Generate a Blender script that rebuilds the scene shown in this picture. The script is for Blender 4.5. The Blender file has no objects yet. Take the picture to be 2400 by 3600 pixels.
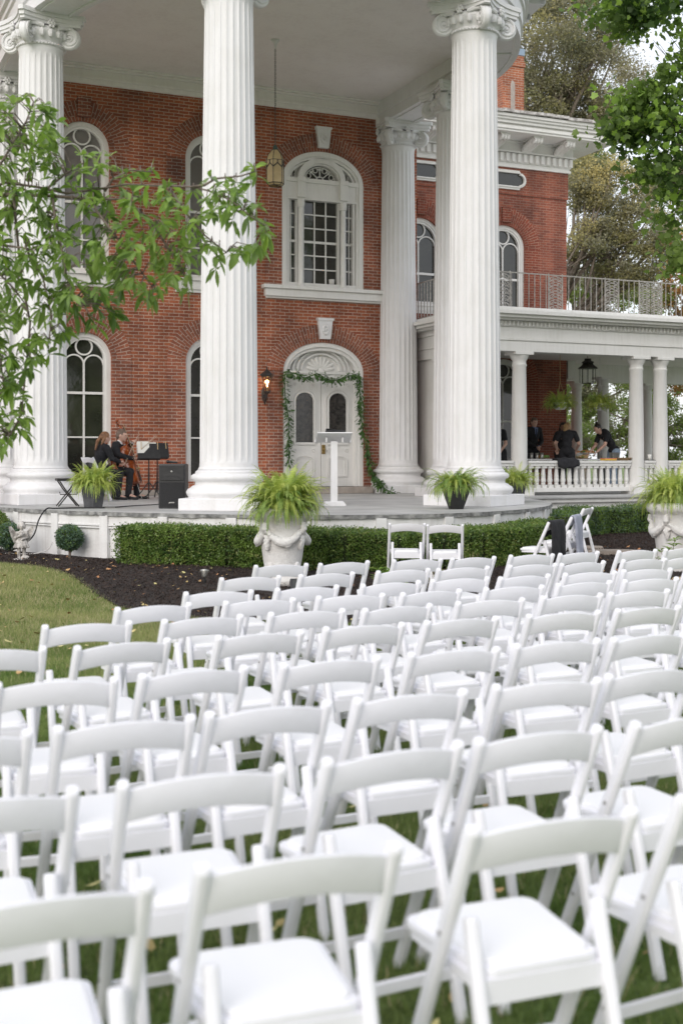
import bpy, bmesh, math, random
import numpy as np
from mathutils import Vector, Matrix
random.seed(7); np.random.seed(7)
S = bpy.context.scene; C = S.collection
R = math.radians; PI = math.pi
# ------------------------------------------------------------------ camera
CZ = 1.61
cam = bpy.data.cameras.new('camera'); camo = bpy.data.objects.new('camera', cam); C.objects.link(camo)
camo.location = (0, 0, CZ); camo.rotation_euler = (R(90), 0, 0)
cam.sensor_fit = 'VERTICAL'; cam.sensor_height = 36; cam.lens = 43.62; cam.shift_y = -0.0527
cam.clip_end = 2000; cam.clip_start = 0.1
cam.dof.use_dof = True; cam.dof.focus_distance = 17; cam.dof.aperture_fstop = 2.5
S.camera = camo
# ------------------------------------------------------------------ sky and sun
W = bpy.data.worlds.new('World'); S.world = W; W.use_nodes = True
nt = W.node_tree; nt.nodes.clear()
SUN_AZ, SUN_EL = R(206), R(31)      # azimuth clockwise from +Y
sky = nt.nodes.new('ShaderNodeTexSky'); sky.sky_type = 'NISHITA'; sky.sun_disc = False
sky.sun_elevation = SUN_EL; sky.sun_rotation = SUN_AZ; sky.air_density = 1.0; sky.dust_density = 3.0
b1 = nt.nodes.new('ShaderNodeBackground'); b1.inputs[1].default_value = 0.05
b2 = nt.nodes.new('ShaderNodeBackground'); b2.inputs[0].default_value = (0.955, 0.965, 1.0, 1); b2.inputs[1].default_value = 1.0
ad = nt.nodes.new('ShaderNodeAddShader'); wo = nt.nodes.new('ShaderNodeOutputWorld')
nt.links.new(sky.outputs[0], b1.inputs[0]); nt.links.new(b1.outputs[0], ad.inputs[0]); nt.links.new(b2.outputs[0], ad.inputs[1])
nt.links.new(ad.outputs[0], wo.inputs[0])
sl = bpy.data.lights.new('sun', 'SUN'); sl.energy = 1.25; sl.angle = R(42); sl.color = (1, 0.975, 0.955)
so = bpy.data.objects.new('sun', sl); C.objects.link(so)
sd = Vector((math.sin(SUN_AZ)*math.cos(SUN_EL), math.cos(SUN_AZ)*math.cos(SUN_EL), math.sin(SUN_EL)))
so.rotation_euler = (-sd).to_track_quat('-Z', 'Y').to_euler(); so.location = sd*60
S.view_settings.view_transform = 'Standard'; S.view_settings.look = 'None'
S.view_settings.exposure = 0.04; S.view_settings.gamma = 1
S.render.engine = 'CYCLES'
# ------------------------------------------------------------------ materials
def mat(name, col, col2=None, scale=6, rough=0.6, bump=0.0, bscale=40, spec=0.5, metal=0.0, detail=4, uv=False, contrast=None, coat=0, trans=0, obj_noise=True):
    m = bpy.data.materials.new(name); m.use_nodes = True; n = m.node_tree.nodes; l = m.node_tree.links
    p = n['Principled BSDF']; p.inputs['Base Color'].default_value = (*col, 1); p.inputs['Roughness'].default_value = rough
    p.inputs['Specular IOR Level'].default_value = spec; p.inputs['Metallic'].default_value = metal
    if coat: p.inputs['Coat Weight'].default_value = coat
    tc = n.new('ShaderNodeTexCoord')
    if col2 is not None:
        t = n.new('ShaderNodeTexNoise'); t.inputs['Scale'].default_value = scale; t.inputs['Detail'].default_value = detail
        l.new(tc.outputs['Object'], t.inputs[0])
        r = n.new('ShaderNodeValToRGB'); lo, hi = contrast or (0.35, 0.65)
        r.color_ramp.elements[0].position = lo; r.color_ramp.elements[1].position = hi
        r.color_ramp.elements[0].color = (*col, 1); r.color_ramp.elements[1].color = (*col2, 1)
        l.new(t.outputs[0], r.inputs[0]); l.new(r.outputs[0], p.inputs['Base Color'])
    if bump:
        t2 = n.new('ShaderNodeTexNoise'); t2.inputs['Scale'].default_value = bscale; t2.inputs['Detail'].default_value = 5
        l.new(tc.outputs['Object'], t2.inputs[0]); b = n.new('ShaderNodeBump'); b.inputs['Strength'].default_value = bump
        b.inputs['Distance'].default_value = 0.02; l.new(t2.outputs[0], b.inputs['Height']); l.new(b.outputs[0], p.inputs['Normal'])
    if trans:
        out = n['Material Output']; tr = n.new('ShaderNodeBsdfTranslucent'); mx = n.new('ShaderNodeMixShader'); mx.inputs[0].default_value = trans
        if col2 is not None: l.new(r.outputs[0], tr.inputs[0])
        else: tr.inputs[0].default_value = (*col, 1)
        l.new(p.outputs[0], mx.inputs[1]); l.new(tr.outputs[0], mx.inputs[2]); l.new(mx.outputs[0], out.inputs[0])
    return m
def paint(name, base, dirt, amt=0.5):
    """old white paint: faint blotches, vertical rain streaks, brushed and chipped bump"""
    m = bpy.data.materials.new(name); m.use_nodes = True; n = m.node_tree.nodes; l = m.node_tree.links
    p = n['Principled BSDF']; p.inputs['Roughness'].default_value = 0.5; p.inputs['Specular IOR Level'].default_value = 0.35
    tc = n.new('ShaderNodeTexCoord'); mp = n.new('ShaderNodeMapping'); mp.inputs['Scale'].default_value = (9, 9, 0.7)
    l.new(tc.outputs['Object'], mp.inputs[0])
    a = n.new('ShaderNodeTexNoise'); a.inputs['Scale'].default_value = 1.6; a.inputs['Detail'].default_value = 7; l.new(mp.outputs[0], a.inputs[0])
    b = n.new('ShaderNodeTexNoise'); b.inputs['Scale'].default_value = 2.3; b.inputs['Detail'].default_value = 6; l.new(tc.outputs['Object'], b.inputs[0])
    mu = n.new('ShaderNodeMath'); mu.operation = 'MULTIPLY'; l.new(a.outputs[0], mu.inputs[0]); l.new(b.outputs[0], mu.inputs[1])
    r = n.new('ShaderNodeValToRGB'); r.color_ramp.elements[0].position = 0.2; r.color_ramp.elements[1].position = 0.42
    r.color_ramp.elements[0].color = (*base, 1); r.color_ramp.elements[1].color = (*[base[i]*(1-amt)+dirt[i]*amt for i in range(3)], 1)
    l.new(mu.outputs[0], r.inputs[0]); l.new(r.outputs[0], p.inputs['Base Color'])
    c = n.new('ShaderNodeTexNoise'); c.inputs['Scale'].default_value = 26; c.inputs['Detail'].default_value = 6; l.new(tc.outputs['Object'], c.inputs[0])
    bp = n.new('ShaderNodeBump'); bp.inputs['Strength'].default_value = 0.35; bp.inputs['Distance'].default_value = 0.012
    l.new(c.outputs[0], bp.inputs['Height']); l.new(bp.outputs[0], p.inputs['Normal'])
    return m
def brick(name, c1, c2, mortar, dark=0.35):
    m = bpy.data.materials.new(name); m.use_nodes = True; n = m.node_tree.nodes; l = m.node_tree.links
    p = n['Principled BSDF']; p.inputs['Roughness'].default_value = 0.85; p.inputs['Specular IOR Level'].default_value = 0.2
    tc = n.new('ShaderNodeTexCoord'); bt = n.new('ShaderNodeTexBrick')
    wn = n.new('ShaderNodeTexNoise'); wn.inputs['Scale'].default_value = 9; wn.inputs['Detail'].default_value = 2; l.new(tc.outputs['UV'], wn.inputs[0])
    vm = n.new('ShaderNodeVectorMath'); vm.operation = 'MULTIPLY_ADD'; vm.inputs[1].default_value = (0.012, 0.012, 0)
    l.new(wn.outputs[1], vm.inputs[0]); l.new(tc.outputs['UV'], vm.inputs[2]); l.new(vm.outputs[0], bt.inputs[0])
    bt.inputs['Scale'].default_value = 1; bt.inputs['Brick Width'].default_value = 0.2127; bt.inputs['Row Height'].default_value = 0.0677
    bt.inputs['Mortar Size'].default_value = 0.0068; bt.inputs['Mortar Smooth'].default_value = 0.25; bt.inputs['Bias'].default_value = -0.1
    bt.inputs['Color1'].default_value = (*c1, 1); bt.inputs['Color2'].default_value = (*c2, 1); bt.inputs['Mortar'].default_value = (*mortar, 1)
    ns = n.new('ShaderNodeTexNoise'); ns.inputs['Scale'].default_value = 0.9; ns.inputs['Detail'].default_value = 8; l.new(tc.outputs['UV'], ns.inputs[0])
    rp = n.new('ShaderNodeValToRGB'); rp.color_ramp.elements[0].position = 0.38; rp.color_ramp.elements[1].position = 0.68
    rp.color_ramp.elements[0].color = (1, 1, 1, 1); rp.color_ramp.elements[1].color = (1-dark, 1-dark*0.9, 1-dark*0.8, 1)
    l.new(ns.outputs[0], rp.inputs[0])
    fn = n.new('ShaderNodeTexNoise'); fn.inputs['Scale'].default_value = 34; fn.inputs['Detail'].default_value = 4; l.new(tc.outputs['UV'], fn.inputs[0])
    rf = n.new('ShaderNodeValToRGB'); rf.color_ramp.elements[0].position = 0.3; rf.color_ramp.elements[1].position = 0.7
    rf.color_ramp.elements[0].color = (0.72, 0.72, 0.72, 1); rf.color_ramp.elements[1].color = (1.18, 1.16, 1.14, 1); l.new(fn.outputs[0], rf.inputs[0])
    m1 = n.new('ShaderNodeMix'); m1.data_type = 'RGBA'; m1.blend_type = 'MULTIPLY'; m1.inputs[0].default_value = 1
    l.new(bt.outputs[0], m1.inputs[6]); l.new(rp.outputs[0], m1.inputs[7])
    mp = n.new('ShaderNodeMapping'); mp.inputs['Scale'].default_value = (2.6, 0.28, 1); l.new(tc.outputs['UV'], mp.inputs[0])
    st = n.new('ShaderNodeTexNoise'); st.inputs['Scale'].default_value = 1.0; st.inputs['Detail'].default_value = 6; l.new(mp.outputs[0], st.inputs[0])
    rs = n.new('ShaderNodeValToRGB'); rs.color_ramp.elements[0].position = 0.36; rs.color_ramp.elements[1].position = 0.62; rs.color_ramp.elements[0].color = (0.80, 0.81, 0.82, 1); rs.color_ramp.elements[1].color = (1.06, 1.05, 1.04, 1); l.new(st.outputs[0], rs.inputs[0])
    m3 = n.new('ShaderNodeMix'); m3.data_type = 'RGBA'; m3.blend_type = 'MULTIPLY'; m3.inputs[0].default_value = 1; l.new(m1.outputs[2], m3.inputs[6]); l.new(rs.outputs[0], m3.inputs[7]); m1 = m3
    m2 = n.new('ShaderNodeMix'); m2.data_type = 'RGBA'; m2.blend_type = 'MULTIPLY'; m2.inputs[0].default_value = 1
    l.new(m1.outputs[2], m2.inputs[6]); l.new(rf.outputs[0], m2.inputs[7]); l.new(m2.outputs[2], p.inputs['Base Color'])
    inv = n.new('ShaderNodeMath'); inv.operation = 'SUBTRACT'; inv.inputs[0].default_value = 1; l.new(bt.outputs[1], inv.inputs[1])
    ad_ = n.new('ShaderNodeMath'); ad_.operation = 'MULTIPLY_ADD'; ad_.inputs[1].default_value = 0.35; l.new(fn.outputs[0], ad_.inputs[0]); l.new(inv.outputs[0], ad_.inputs[2])
    bp = n.new('ShaderNodeBump'); bp.inputs['Strength'].default_value = 0.7; bp.inputs['Distance'].default_value = 0.008
    l.new(ad_.outputs[0], bp.inputs['Height']); l.new(bp.outputs[0], p.inputs['Normal'])
    return m
M = {}
M['white'] = paint('white_paint', (0.75, 0.745, 0.755), (0.58, 0.57, 0.54), 0.34)
M['trim'] = paint('cream_trim', (0.75, 0.74, 0.72), (0.56, 0.55, 0.50), 0.35)
M['ceil'] = paint('ceiling_paint', (0.86, 0.83, 0.81), (0.74, 0.70, 0.68), 0.5)
M['skirt'] = paint('skirt_paint', (0.76, 0.755, 0.75), (0.56, 0.54, 0.53), 0.6)
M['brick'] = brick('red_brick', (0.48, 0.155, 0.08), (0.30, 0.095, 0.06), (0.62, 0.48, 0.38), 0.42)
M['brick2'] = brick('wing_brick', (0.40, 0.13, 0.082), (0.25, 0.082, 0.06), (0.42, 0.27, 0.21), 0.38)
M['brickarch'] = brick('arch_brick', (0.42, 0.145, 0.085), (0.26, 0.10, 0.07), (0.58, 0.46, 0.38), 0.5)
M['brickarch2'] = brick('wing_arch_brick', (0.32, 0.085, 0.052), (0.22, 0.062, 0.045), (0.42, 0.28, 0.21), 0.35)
M['brickor'] = brick('orange_brick', (0.46, 0.165, 0.085), (0.32, 0.105, 0.06), (0.5, 0.4, 0.33), 0.3)
M['glass'] = mat('window_glass', (0.018, 0.019, 0.016), (0.035, 0.036, 0.028), scale=1.3, rough=0.04, spec=0.6, bump=0.12, bscale=2.5)
M['glassgrey'] = mat('curtained_glass', (0.13, 0.12, 0.11), (0.20, 0.19, 0.18), scale=0.8, rough=0.08)
M['leaded'] = mat('leaded_glass', (0.015, 0.014, 0.013), (0.05, 0.045, 0.04), scale=14, rough=0.12)
for _k in ('glass', 'glassgrey', 'leaded'): M[_k].node_tree.nodes['Principled BSDF'].inputs['IOR'].default_value = 1.6   # GLASSIOR
M['slate'] = mat('slate_floor', (0.36, 0.36, 0.355), (0.50, 0.50, 0.49), scale=1.6, rough=0.55, bump=0.2, bscale=12)
M['slatedge'] = mat('slate_edge', (0.13, 0.13, 0.13), (0.34, 0.34, 0.33), scale=9, rough=0.8, bump=0.9, bscale=22)
M['stone'] = mat('brown_stone', (0.30, 0.26, 0.23), (0.42, 0.37, 0.33), scale=5, rough=0.85, bump=0.5, bscale=60)
M['iron'] = mat('black_iron', (0.02, 0.02, 0.02), (0.04, 0.035, 0.03), scale=30, rough=0.45)
M['greyiron'] = mat('old_painted_iron', (0.26, 0.245, 0.22), (0.46, 0.435, 0.40), scale=18, rough=0.7, bump=0.3)
M['brass'] = mat('brass', (0.33, 0.22, 0.08), (0.42, 0.30, 0.12), scale=30, rough=0.35, metal=0.9)
M['roof'] = mat('weathered_roof_edge', (0.30, 0.28, 0.27), (0.62, 0.60, 0.58), scale=9, rough=0.9, bump=0.8)
M['resin'] = mat('white_resin', (0.82, 0.82, 0.86), (0.74, 0.74, 0.77), scale=7, contrast=(0.5, 0.85), rough=0.42, spec=0.4, bump=0.04, bscale=90)
M['pad'] = mat('white_vinyl_pad', (0.86, 0.86, 0.87), (0.83, 0.83, 0.84), scale=2, rough=0.45, bump=0.05, bscale=120)
M['black'] = mat('matte_black', (0.010, 0.010, 0.011), (0.016, 0.016, 0.017), scale=14, rough=0.55, bump=0.1, bscale=80)
M['blackplastic'] = mat('black_plastic', (0.022, 0.022, 0.024), (0.032, 0.032, 0.034), scale=20, rough=0.42, bump=0.15, bscale=150)
M['darkpot'] = mat('dark_planter', (0.012, 0.012, 0.013), (0.02, 0.02, 0.021), scale=8, rough=0.4)
M['greypot'] = mat('slate_grey_planter', (0.065, 0.068, 0.075), (0.10, 0.10, 0.11), scale=12, rough=0.75, bump=0.8, bscale=70)
M['urnwhite'] = mat('painted_concrete', (0.78, 0.77, 0.76), (0.66, 0.64, 0.62), scale=5, rough=0.7, bump=0.5, bscale=45)
M['statue'] = mat('weathered_concrete', (0.60, 0.57, 0.54), (0.30, 0.28, 0.26), scale=16, rough=0.9, bump=0.8, bscale=60, contrast=(0.45, 0.62))
M['soil'] = mat('potting_soil', (0.03, 0.022, 0.016), rough=1)
M['bark'] = mat('bark', (0.14, 0.11, 0.085), (0.27, 0.23, 0.19), scale=14, rough=0.95, bump=0.9, bscale=40)
M['barkdark'] = mat('dark_bark', (0.06, 0.05, 0.04), (0.15, 0.12, 0.10), scale=20, rough=0.95, bump=0.8, bscale=50)
M['twig'] = mat('twig_bark', (0.11, 0.085, 0.065), (0.20, 0.16, 0.13), scale=30, rough=0.8)
def leafmat(name, a, b, sc=3, tr=0.35, rough=0.45, spec=0.5, contrast=(0.35, 0.65)):
    return mat(name, a, b, scale=sc, rough=rough, spec=spec, trans=tr, contrast=contrast)
M['fernlime'] = leafmat('lime_fern', (0.34, 0.46, 0.07), (0.66, 0.72, 0.20), 6, 0.35, 0.5)
M['ferngreen'] = leafmat('green_fern', (0.14, 0.25, 0.05), (0.32, 0.45, 0.10), 9, 0.3, 0.5)
M['fernmid'] = leafmat('mid_green_fern', (0.26, 0.38, 0.09), (0.50, 0.60, 0.19), 6, 0.35, 0.5)
M['box'] = leafmat('boxwood_leaf', (0.045, 0.10, 0.018), (0.17, 0.27, 0.05), 5, 0.2, 0.4)
M['box2'] = leafmat('boxwood_tip', (0.14, 0.23, 0.045), (0.30, 0.33, 0.10), 7, 0.25, 0.45)
M['boxblue'] = leafmat('blue_green_leaf', (0.05, 0.10, 0.065), (0.15, 0.24, 0.16), 12, 0.15, 0.4)
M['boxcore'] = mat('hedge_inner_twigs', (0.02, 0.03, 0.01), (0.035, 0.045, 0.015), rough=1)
M['magleaf'] = leafmat('glossy_tree_leaf', (0.11, 0.20, 0.04), (0.31, 0.45, 0.10), 2.2, 0.5, 0.28, 0.6)
M['magleaf2'] = leafmat('young_tree_leaf', (0.20, 0.34, 0.05), (0.32, 0.48, 0.08), 4, 0.45, 0.35, 0.5)
M['maple'] = leafmat('maple_leaf', (0.065, 0.125, 0.03), (0.24, 0.34, 0.075), 0.8, 0.6, 0.5)
M['treebrown'] = leafmat('hazed_olive_brown_leaf', (0.22, 0.235, 0.145), (0.38, 0.345, 0.245), 0.35, 0.35, 0.7, 0.3)  # olive brown lightened to put distance haze into the leaf colour
M['treegold'] = leafmat('hazed_golden_olive_leaf', (0.29, 0.30, 0.15), (0.58, 0.50, 0.22), 0.5, 0.4, 0.7, 0.3)  # golden olive lightened too, with the haze carried in the colour
M['treegreen'] = leafmat('green_tree_leaf', (0.16, 0.23, 0.06), (0.40, 0.50, 0.15), 0.6, 0.45, 0.7, 0.3)
M['treeorange'] = leafmat('autumn_leaf', (0.30, 0.22, 0.08), (0.52, 0.27, 0.10), 0.8, 0.4, 0.7, 0.3)
M['garland'] = leafmat('garland_leaf', (0.035, 0.09, 0.02), (0.09, 0.19, 0.04), 8, 0.2, 0.45)
M['grassblade'] = leafmat('grass_blade', (0.13, 0.22, 0.05), (0.30, 0.36, 0.13), 0.9, 0.35, 0.6, 0.3)
M['dryblade'] = leafmat('dry_grass', (0.42, 0.38, 0.20), (0.56, 0.50, 0.30), 3, 0.2, 0.8, 0.2)
M['deadleaf'] = mat('fallen_leaf', (0.42, 0.20, 0.09), (0.55, 0.50, 0.22), scale=1.7, rough=0.8, contrast=(0.4, 0.6))
M['mulchchip'] = mat('bark_mulch_chip', (0.020, 0.014, 0.012), (0.060, 0.040, 0.032), scale=9, rough=0.95)
M['skin'] = mat('skin', (0.66, 0.42, 0.33), (0.60, 0.36, 0.28), scale=9, rough=0.55)
M['skintan'] = mat('tan_skin', (0.36, 0.20, 0.13), (0.30, 0.16, 0.11), scale=9, rough=0.55)
M['suit'] = mat('black_cloth', (0.012, 0.012, 0.015), (0.022, 0.022, 0.026), scale=14, rough=0.85, bump=0.3, bscale=25)
M['shirtwhite'] = mat('white_shirt', (0.78, 0.78, 0.78), rough=0.8)
M['shirtblue'] = mat('blue_shirt', (0.16, 0.20, 0.34), rough=0.8)
M['tie'] = mat('dark_tie', (0.02, 0.03, 0.07), rough=0.6)
M['denim'] = mat('light_denim', (0.20, 0.28, 0.40), (0.32, 0.40, 0.50), scale=18, rough=0.9, bump=0.3)
M['hairblond'] = mat('blond_hair', (0.26, 0.15, 0.065), (0.44, 0.28, 0.14), scale=22, rough=0.55)
M['hairauburn'] = mat('auburn_hair', (0.17, 0.075, 0.035), (0.32, 0.16, 0.075), scale=22, rough=0.5)
M['hairdark'] = mat('dark_hair', (0.012, 0.009, 0.008), (0.03, 0.02, 0.016), scale=22, rough=0.4)
M['hairgrey'] = mat('grey_brown_hair', (0.10, 0.065, 0.045), (0.20, 0.14, 0.11), scale=22, rough=0.7)
M['eye'] = mat('eye', (0.02, 0.015, 0.012), rough=0.2)
M['cello'] = mat('varnished_wood', (0.38, 0.085, 0.015), (0.24, 0.05, 0.012), scale=7, rough=0.22, coat=0.6)
M['bowwood'] = mat('bow_wood', (0.42, 0.30, 0.20), rough=0.4)
M['paper'] = mat('paper', (0.78, 0.77, 0.72), (0.70, 0.69, 0.65), scale=8, rough=0.8)
M['pegwood'] = mat('pale_wood', (0.50, 0.36, 0.18), rough=0.6)
M['steel'] = mat('brushed_steel', (0.42, 0.42, 0.40), (0.34, 0.33, 0.31), scale=20, rough=0.35, metal=0.8)
M['greycloth'] = mat('blue_grey_cloth', (0.30, 0.32, 0.40), (0.38, 0.40, 0.48), scale=12, rough=0.9, bump=0.3, bscale=30)
M['wicker'] = mat('woven_tray', (0.30, 0.19, 0.10), (0.42, 0.29, 0.16), scale=60, rough=0.85, bump=0.8, bscale=90)
M['food'] = mat('bread_and_fruit', (0.50, 0.16, 0.05), (0.62, 0.36, 0.12), scale=22, rough=0.6, bump=0.5)
M['food2'] = mat('greens', (0.10, 0.22, 0.04), (0.22, 0.36, 0.09), scale=22, rough=0.6)
M['yellowbox'] = mat('yellow_card', (0.70, 0.45, 0.06), rough=0.6)
M['redprint'] = mat('red_print', (0.55, 0.10, 0.12), rough=0.6)
M['rock'] = mat('field_stone', (0.20, 0.165, 0.14), (0.33, 0.28, 0.24), scale=6, rough=0.95, bump=0.8, bscale=25)
M['amber'] = mat('amber_lantern_glass', (0.48, 0.37, 0.19), (0.60, 0.48, 0.27), scale=4, rough=0.3, trans=0.3)
M['greencap'] = mat('green_metal', (0.03, 0.06, 0.05), rough=0.5)
M['clearglass'] = mat('smoked_glass', (0.5, 0.4, 0.3), rough=0.03)
_p = M['clearglass'].node_tree.nodes['Principled BSDF']; _p.inputs['Transmission Weight'].default_value = 1; _p.inputs['Base Color'].default_value = (.8, .7, .6, 1); _p.inputs['IOR'].default_value = 1.1
M['lampface'] = mat('lamp_lens', (0.60, 0.50, 0.32), rough=0.25)
M['grille'] = mat('speaker_grille', (0.012, 0.012, 0.013), (0.02, 0.02, 0.022), scale=60, rough=0.7, bump=0.6, bscale=300)
M['bluecap'] = mat('blue_grey_flashing', (0.25, 0.33, 0.42), rough=0.5)
def emis(name, col, st):
    m = bpy.data.materials.new(name); m.use_nodes = True; p = m.node_tree.nodes['Principled BSDF']
    p.inputs['Base Color'].default_value = (*col, 1); p.inputs['Emission Color'].default_value = (*col, 1); p.inputs['Emission Strength'].default_value = st
    return m
M['flame'] = emis('lit_bulb', (1, 0.66, 0.34), 14)
# ground: lawn with worn patches
def ground_mat():
    m = bpy.data.materials.new('lawn_ground'); m.use_nodes = True; n = m.node_tree.nodes; l = m.node_tree.links; p = n['Principled BSDF']
    p.inputs['Roughness'].default_value = 0.95; tc = n.new('ShaderNodeTexCoord')
    a = n.new('ShaderNodeTexNoise'); a.inputs['Scale'].default_value = 0.7; a.inputs['Detail'].default_value = 8; l.new(tc.outputs['Object'], a.inputs[0])
    r = n.new('ShaderNodeValToRGB'); e = r.color_ramp.elements; e[0].position = 0.35; e[0].color = (0.08, 0.14, 0.035, 1); e[1].position = 0.68; e[1].color = (0.22, 0.21, 0.10, 1)
    e2 = r.color_ramp.elements.new(0.5); e2.color = (0.13, 0.20, 0.055, 1)
    l.new(a.outputs[0], r.inputs[0])
    h = n.new('ShaderNodeTexNoise'); h.inputs['Scale'].default_value = 28; h.inputs['Detail'].default_value = 6; l.new(tc.outputs['Object'], h.inputs[0])
    hr = n.new('ShaderNodeValToRGB'); hr.color_ramp.elements[0].position = 0.3; hr.color_ramp.elements[1].position = 0.7; hr.color_ramp.elements[0].color = (0.45, 0.5, 0.45, 1); hr.color_ramp.elements[1].color = (1.6, 1.5, 1.5, 1); l.new(h.outputs[0], hr.inputs[0])
    mm = n.new('ShaderNodeMix'); mm.data_type = 'RGBA'; mm.blend_type = 'MULTIPLY'; mm.inputs[0].default_value = 1; l.new(r.outputs[0], mm.inputs[6]); l.new(hr.outputs[0], mm.inputs[7]); l.new(mm.outputs[2], p.inputs['Base Color'])
    b = n.new('ShaderNodeTexNoise'); b.inputs['Scale'].default_value = 60; b.inputs['Detail'].default_value = 4; l.new(tc.outputs['Object'], b.inputs[0])
    bp = n.new('ShaderNodeBump'); bp.inputs['Strength'].default_value = 1; bp.inputs['Distance'].default_value = 0.03; l.new(b.outputs[0], bp.inputs['Height']); l.new(bp.outputs[0], p.inputs['Normal'])
    return m
M['lawn'] = ground_mat()
M['grassdrier'] = leafmat('drier_lawn_blade', (0.17, 0.25, 0.06), (0.40, 0.42, 0.17), 0.9, 0.35, 0.6, 0.3)  # paler blades for the drier lawn towards the far left
M['mulch'] = mat('bark_mulch', (0.014, 0.010, 0.009), (0.045, 0.033, 0.029), scale=22, rough=1, bump=1.0, bscale=35, detail=8)
# ------------------------------------------------------------------ mesh helpers
class MB:
    def __init__(s): s.v = []; s.f = []; s.m = []; s.uv = []; s.hasuv = False
    def add(s, vs, fs, m=0, uvs=None):
        o = len(s.v); s.v += [tuple(q) for q in vs]
        for i, f in enumerate(fs):
            s.f.append(tuple(o+k for k in f)); s.m.append(m)
            if uvs is not None: s.hasuv = True; s.uv.append([uvs[k] for k in f])
            else: s.uv.append([(0, 0)]*len(f))
        return s
    def box(s, c, sz, rot=None, m=0, uv=False):
        x, y, z = [q/2 for q in sz]
        vs = [Vector((a*x, b*y, d*z)) for a in (-1, 1) for b in (-1, 1) for d in (-1, 1)]
        if rot is not None: vs = [rot @ q for q in vs]
        vs = [q+Vector(c) for q in vs]
        fs = [(0, 1, 3, 2), (4, 6, 7, 5), (0, 4, 5, 1), (2, 3, 7, 6), (0, 2, 6, 4), (1, 5, 7, 3)]
        if uv:
            for k, f in enumerate(fs):
                q = [vs[i] for i in f]
                s.add(q, [(0, 1, 2, 3)], m, [((p.y if k < 2 else p.x), (p.z if k < 4 else p.y)) for p in q])
        else: s.add(vs, fs, m)
        return s
    def bb(s, x0, x1, y0, y1, z0, z1, m=0, uv=False):
        return s.box(((x0+x1)/2, (y0+y1)/2, (z0+z1)/2), (x1-x0, y1-y0, z1-z0), None, m, uv)
    def lathe(s, prof, n=24, c=(0, 0, 0), m=0, rot=None, a0=0, a1=2*PI, cap=True, sx=1, sy=1):
        full = abs(a1-a0-2*PI) < 1e-6; k = n if full else n+1
        vs = []
        for r, z in prof:
            for i in range(k):
                a = a0+(a1-a0)*i/n; vs.append(Vector((r*math.cos(a)*sx, r*math.sin(a)*sy, z)))
        fs = []
        for j in range(len(prof)-1):
            for i in range(n):
                i2 = (i+1) % k if full else i+1
                fs.append((j*k+i, j*k+i2, (j+1)*k+i2, (j+1)*k+i))
        if cap and full:
            fs.append(tuple(range(k-1, -1, -1))); fs.append(tuple((len(prof)-1)*k+i for i in range(k)))
        if rot is not None: vs = [rot @ q for q in vs]
        return s.add([q+Vector(c) for q in vs], fs, m)
    def tube(s, pts, rad, n=8, m=0, flat=1.0):
        pts = [Vector(p) for p in pts]; k = len(pts)
        if not hasattr(rad, '__len__'): rad = [rad]*k
        vs = []; up = None
        for i, p in enumerate(pts):
            t = (pts[min(i+1, k-1)]-pts[max(i-1, 0)])
            if t.length < 1e-9: t = Vector((0, 0, 1))
            t.normalize()
            if up is None: up = Vector((0, 0, 1)) if abs(t.z) < 0.9 else Vector((1, 0, 0))
            a = t.cross(up).normalized(); b = a.cross(t).normalized(); up = b
            for j in range(n):
                w = 2*PI*j/n; vs.append(p+(a*math.cos(w)+b*math.sin(w)*flat)*rad[i])
        fs = [(i*n+j, i*n+(j+1) % n, (i+1)*n+(j+1) % n, (i+1)*n+j) for i in range(k-1) for j in range(n)]
        fs += [tuple(range(n-1, -1, -1)), tuple((k-1)*n+j for j in range(n))]
        return s.add(vs, fs, m)
    def ell(s, c, r, n=14, k=9, m=0, rot=None):
        prof = [(math.sin(PI*i/(k-1)) if 0 < i < k-1 else 0.001, -math.cos(PI*i/(k-1))) for i in range(k)]
        vs = []
        for q, z in prof:
            for i in range(n):
                a = 2*PI*i/n; p = Vector((q*math.cos(a)*r[0], q*math.sin(a)*r[1], z*r[2]))
                if rot is not None: p = rot @ p
                vs.append(p+Vector(c))
        fs = [(j*n+i, j*n+(i+1) % n, (j+1)*n+(i+1) % n, (j+1)*n+i) for j in range(k-1) for i in range(n)]
        fs += [tuple(range(n-1, -1, -1)), tuple((k-1)*n+i for i in range(n))]
        return s.add(vs, fs, m)
    def cap(s, p0, p1, r0, r1, n=12, m=0):
        p0, p1 = Vector(p0), Vector(p1); d = p1-p0; L = d.length or 1e-6; q = Vector((0, 0, 1)).rotation_difference(d)
        prof = [(r0*math.sin(a), -r0*math.cos(a)) for a in (0.05, 0.5, 1.0, PI/2)]+[(r1*math.cos(a), L+r1*math.sin(a)) for a in (0, 0.5, 1.0, 1.52)]
        return s.lathe(prof, n, p0, m, q.to_matrix())
    def prism(s, poly, y0, y1, m=0):
        """poly in x,z extruded from y0 to y1"""
        n = len(poly); vs = [(x, y0, z) for x, z in poly]+[(x, y1, z) for x, z in poly]
        fs = [tuple(range(n)), tuple(range(2*n-1, n-1, -1))]+[(i, n+i, n+(i+1) % n, (i+1) % n) for i in range(n)]
        return s.add(vs, fs, m)
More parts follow.
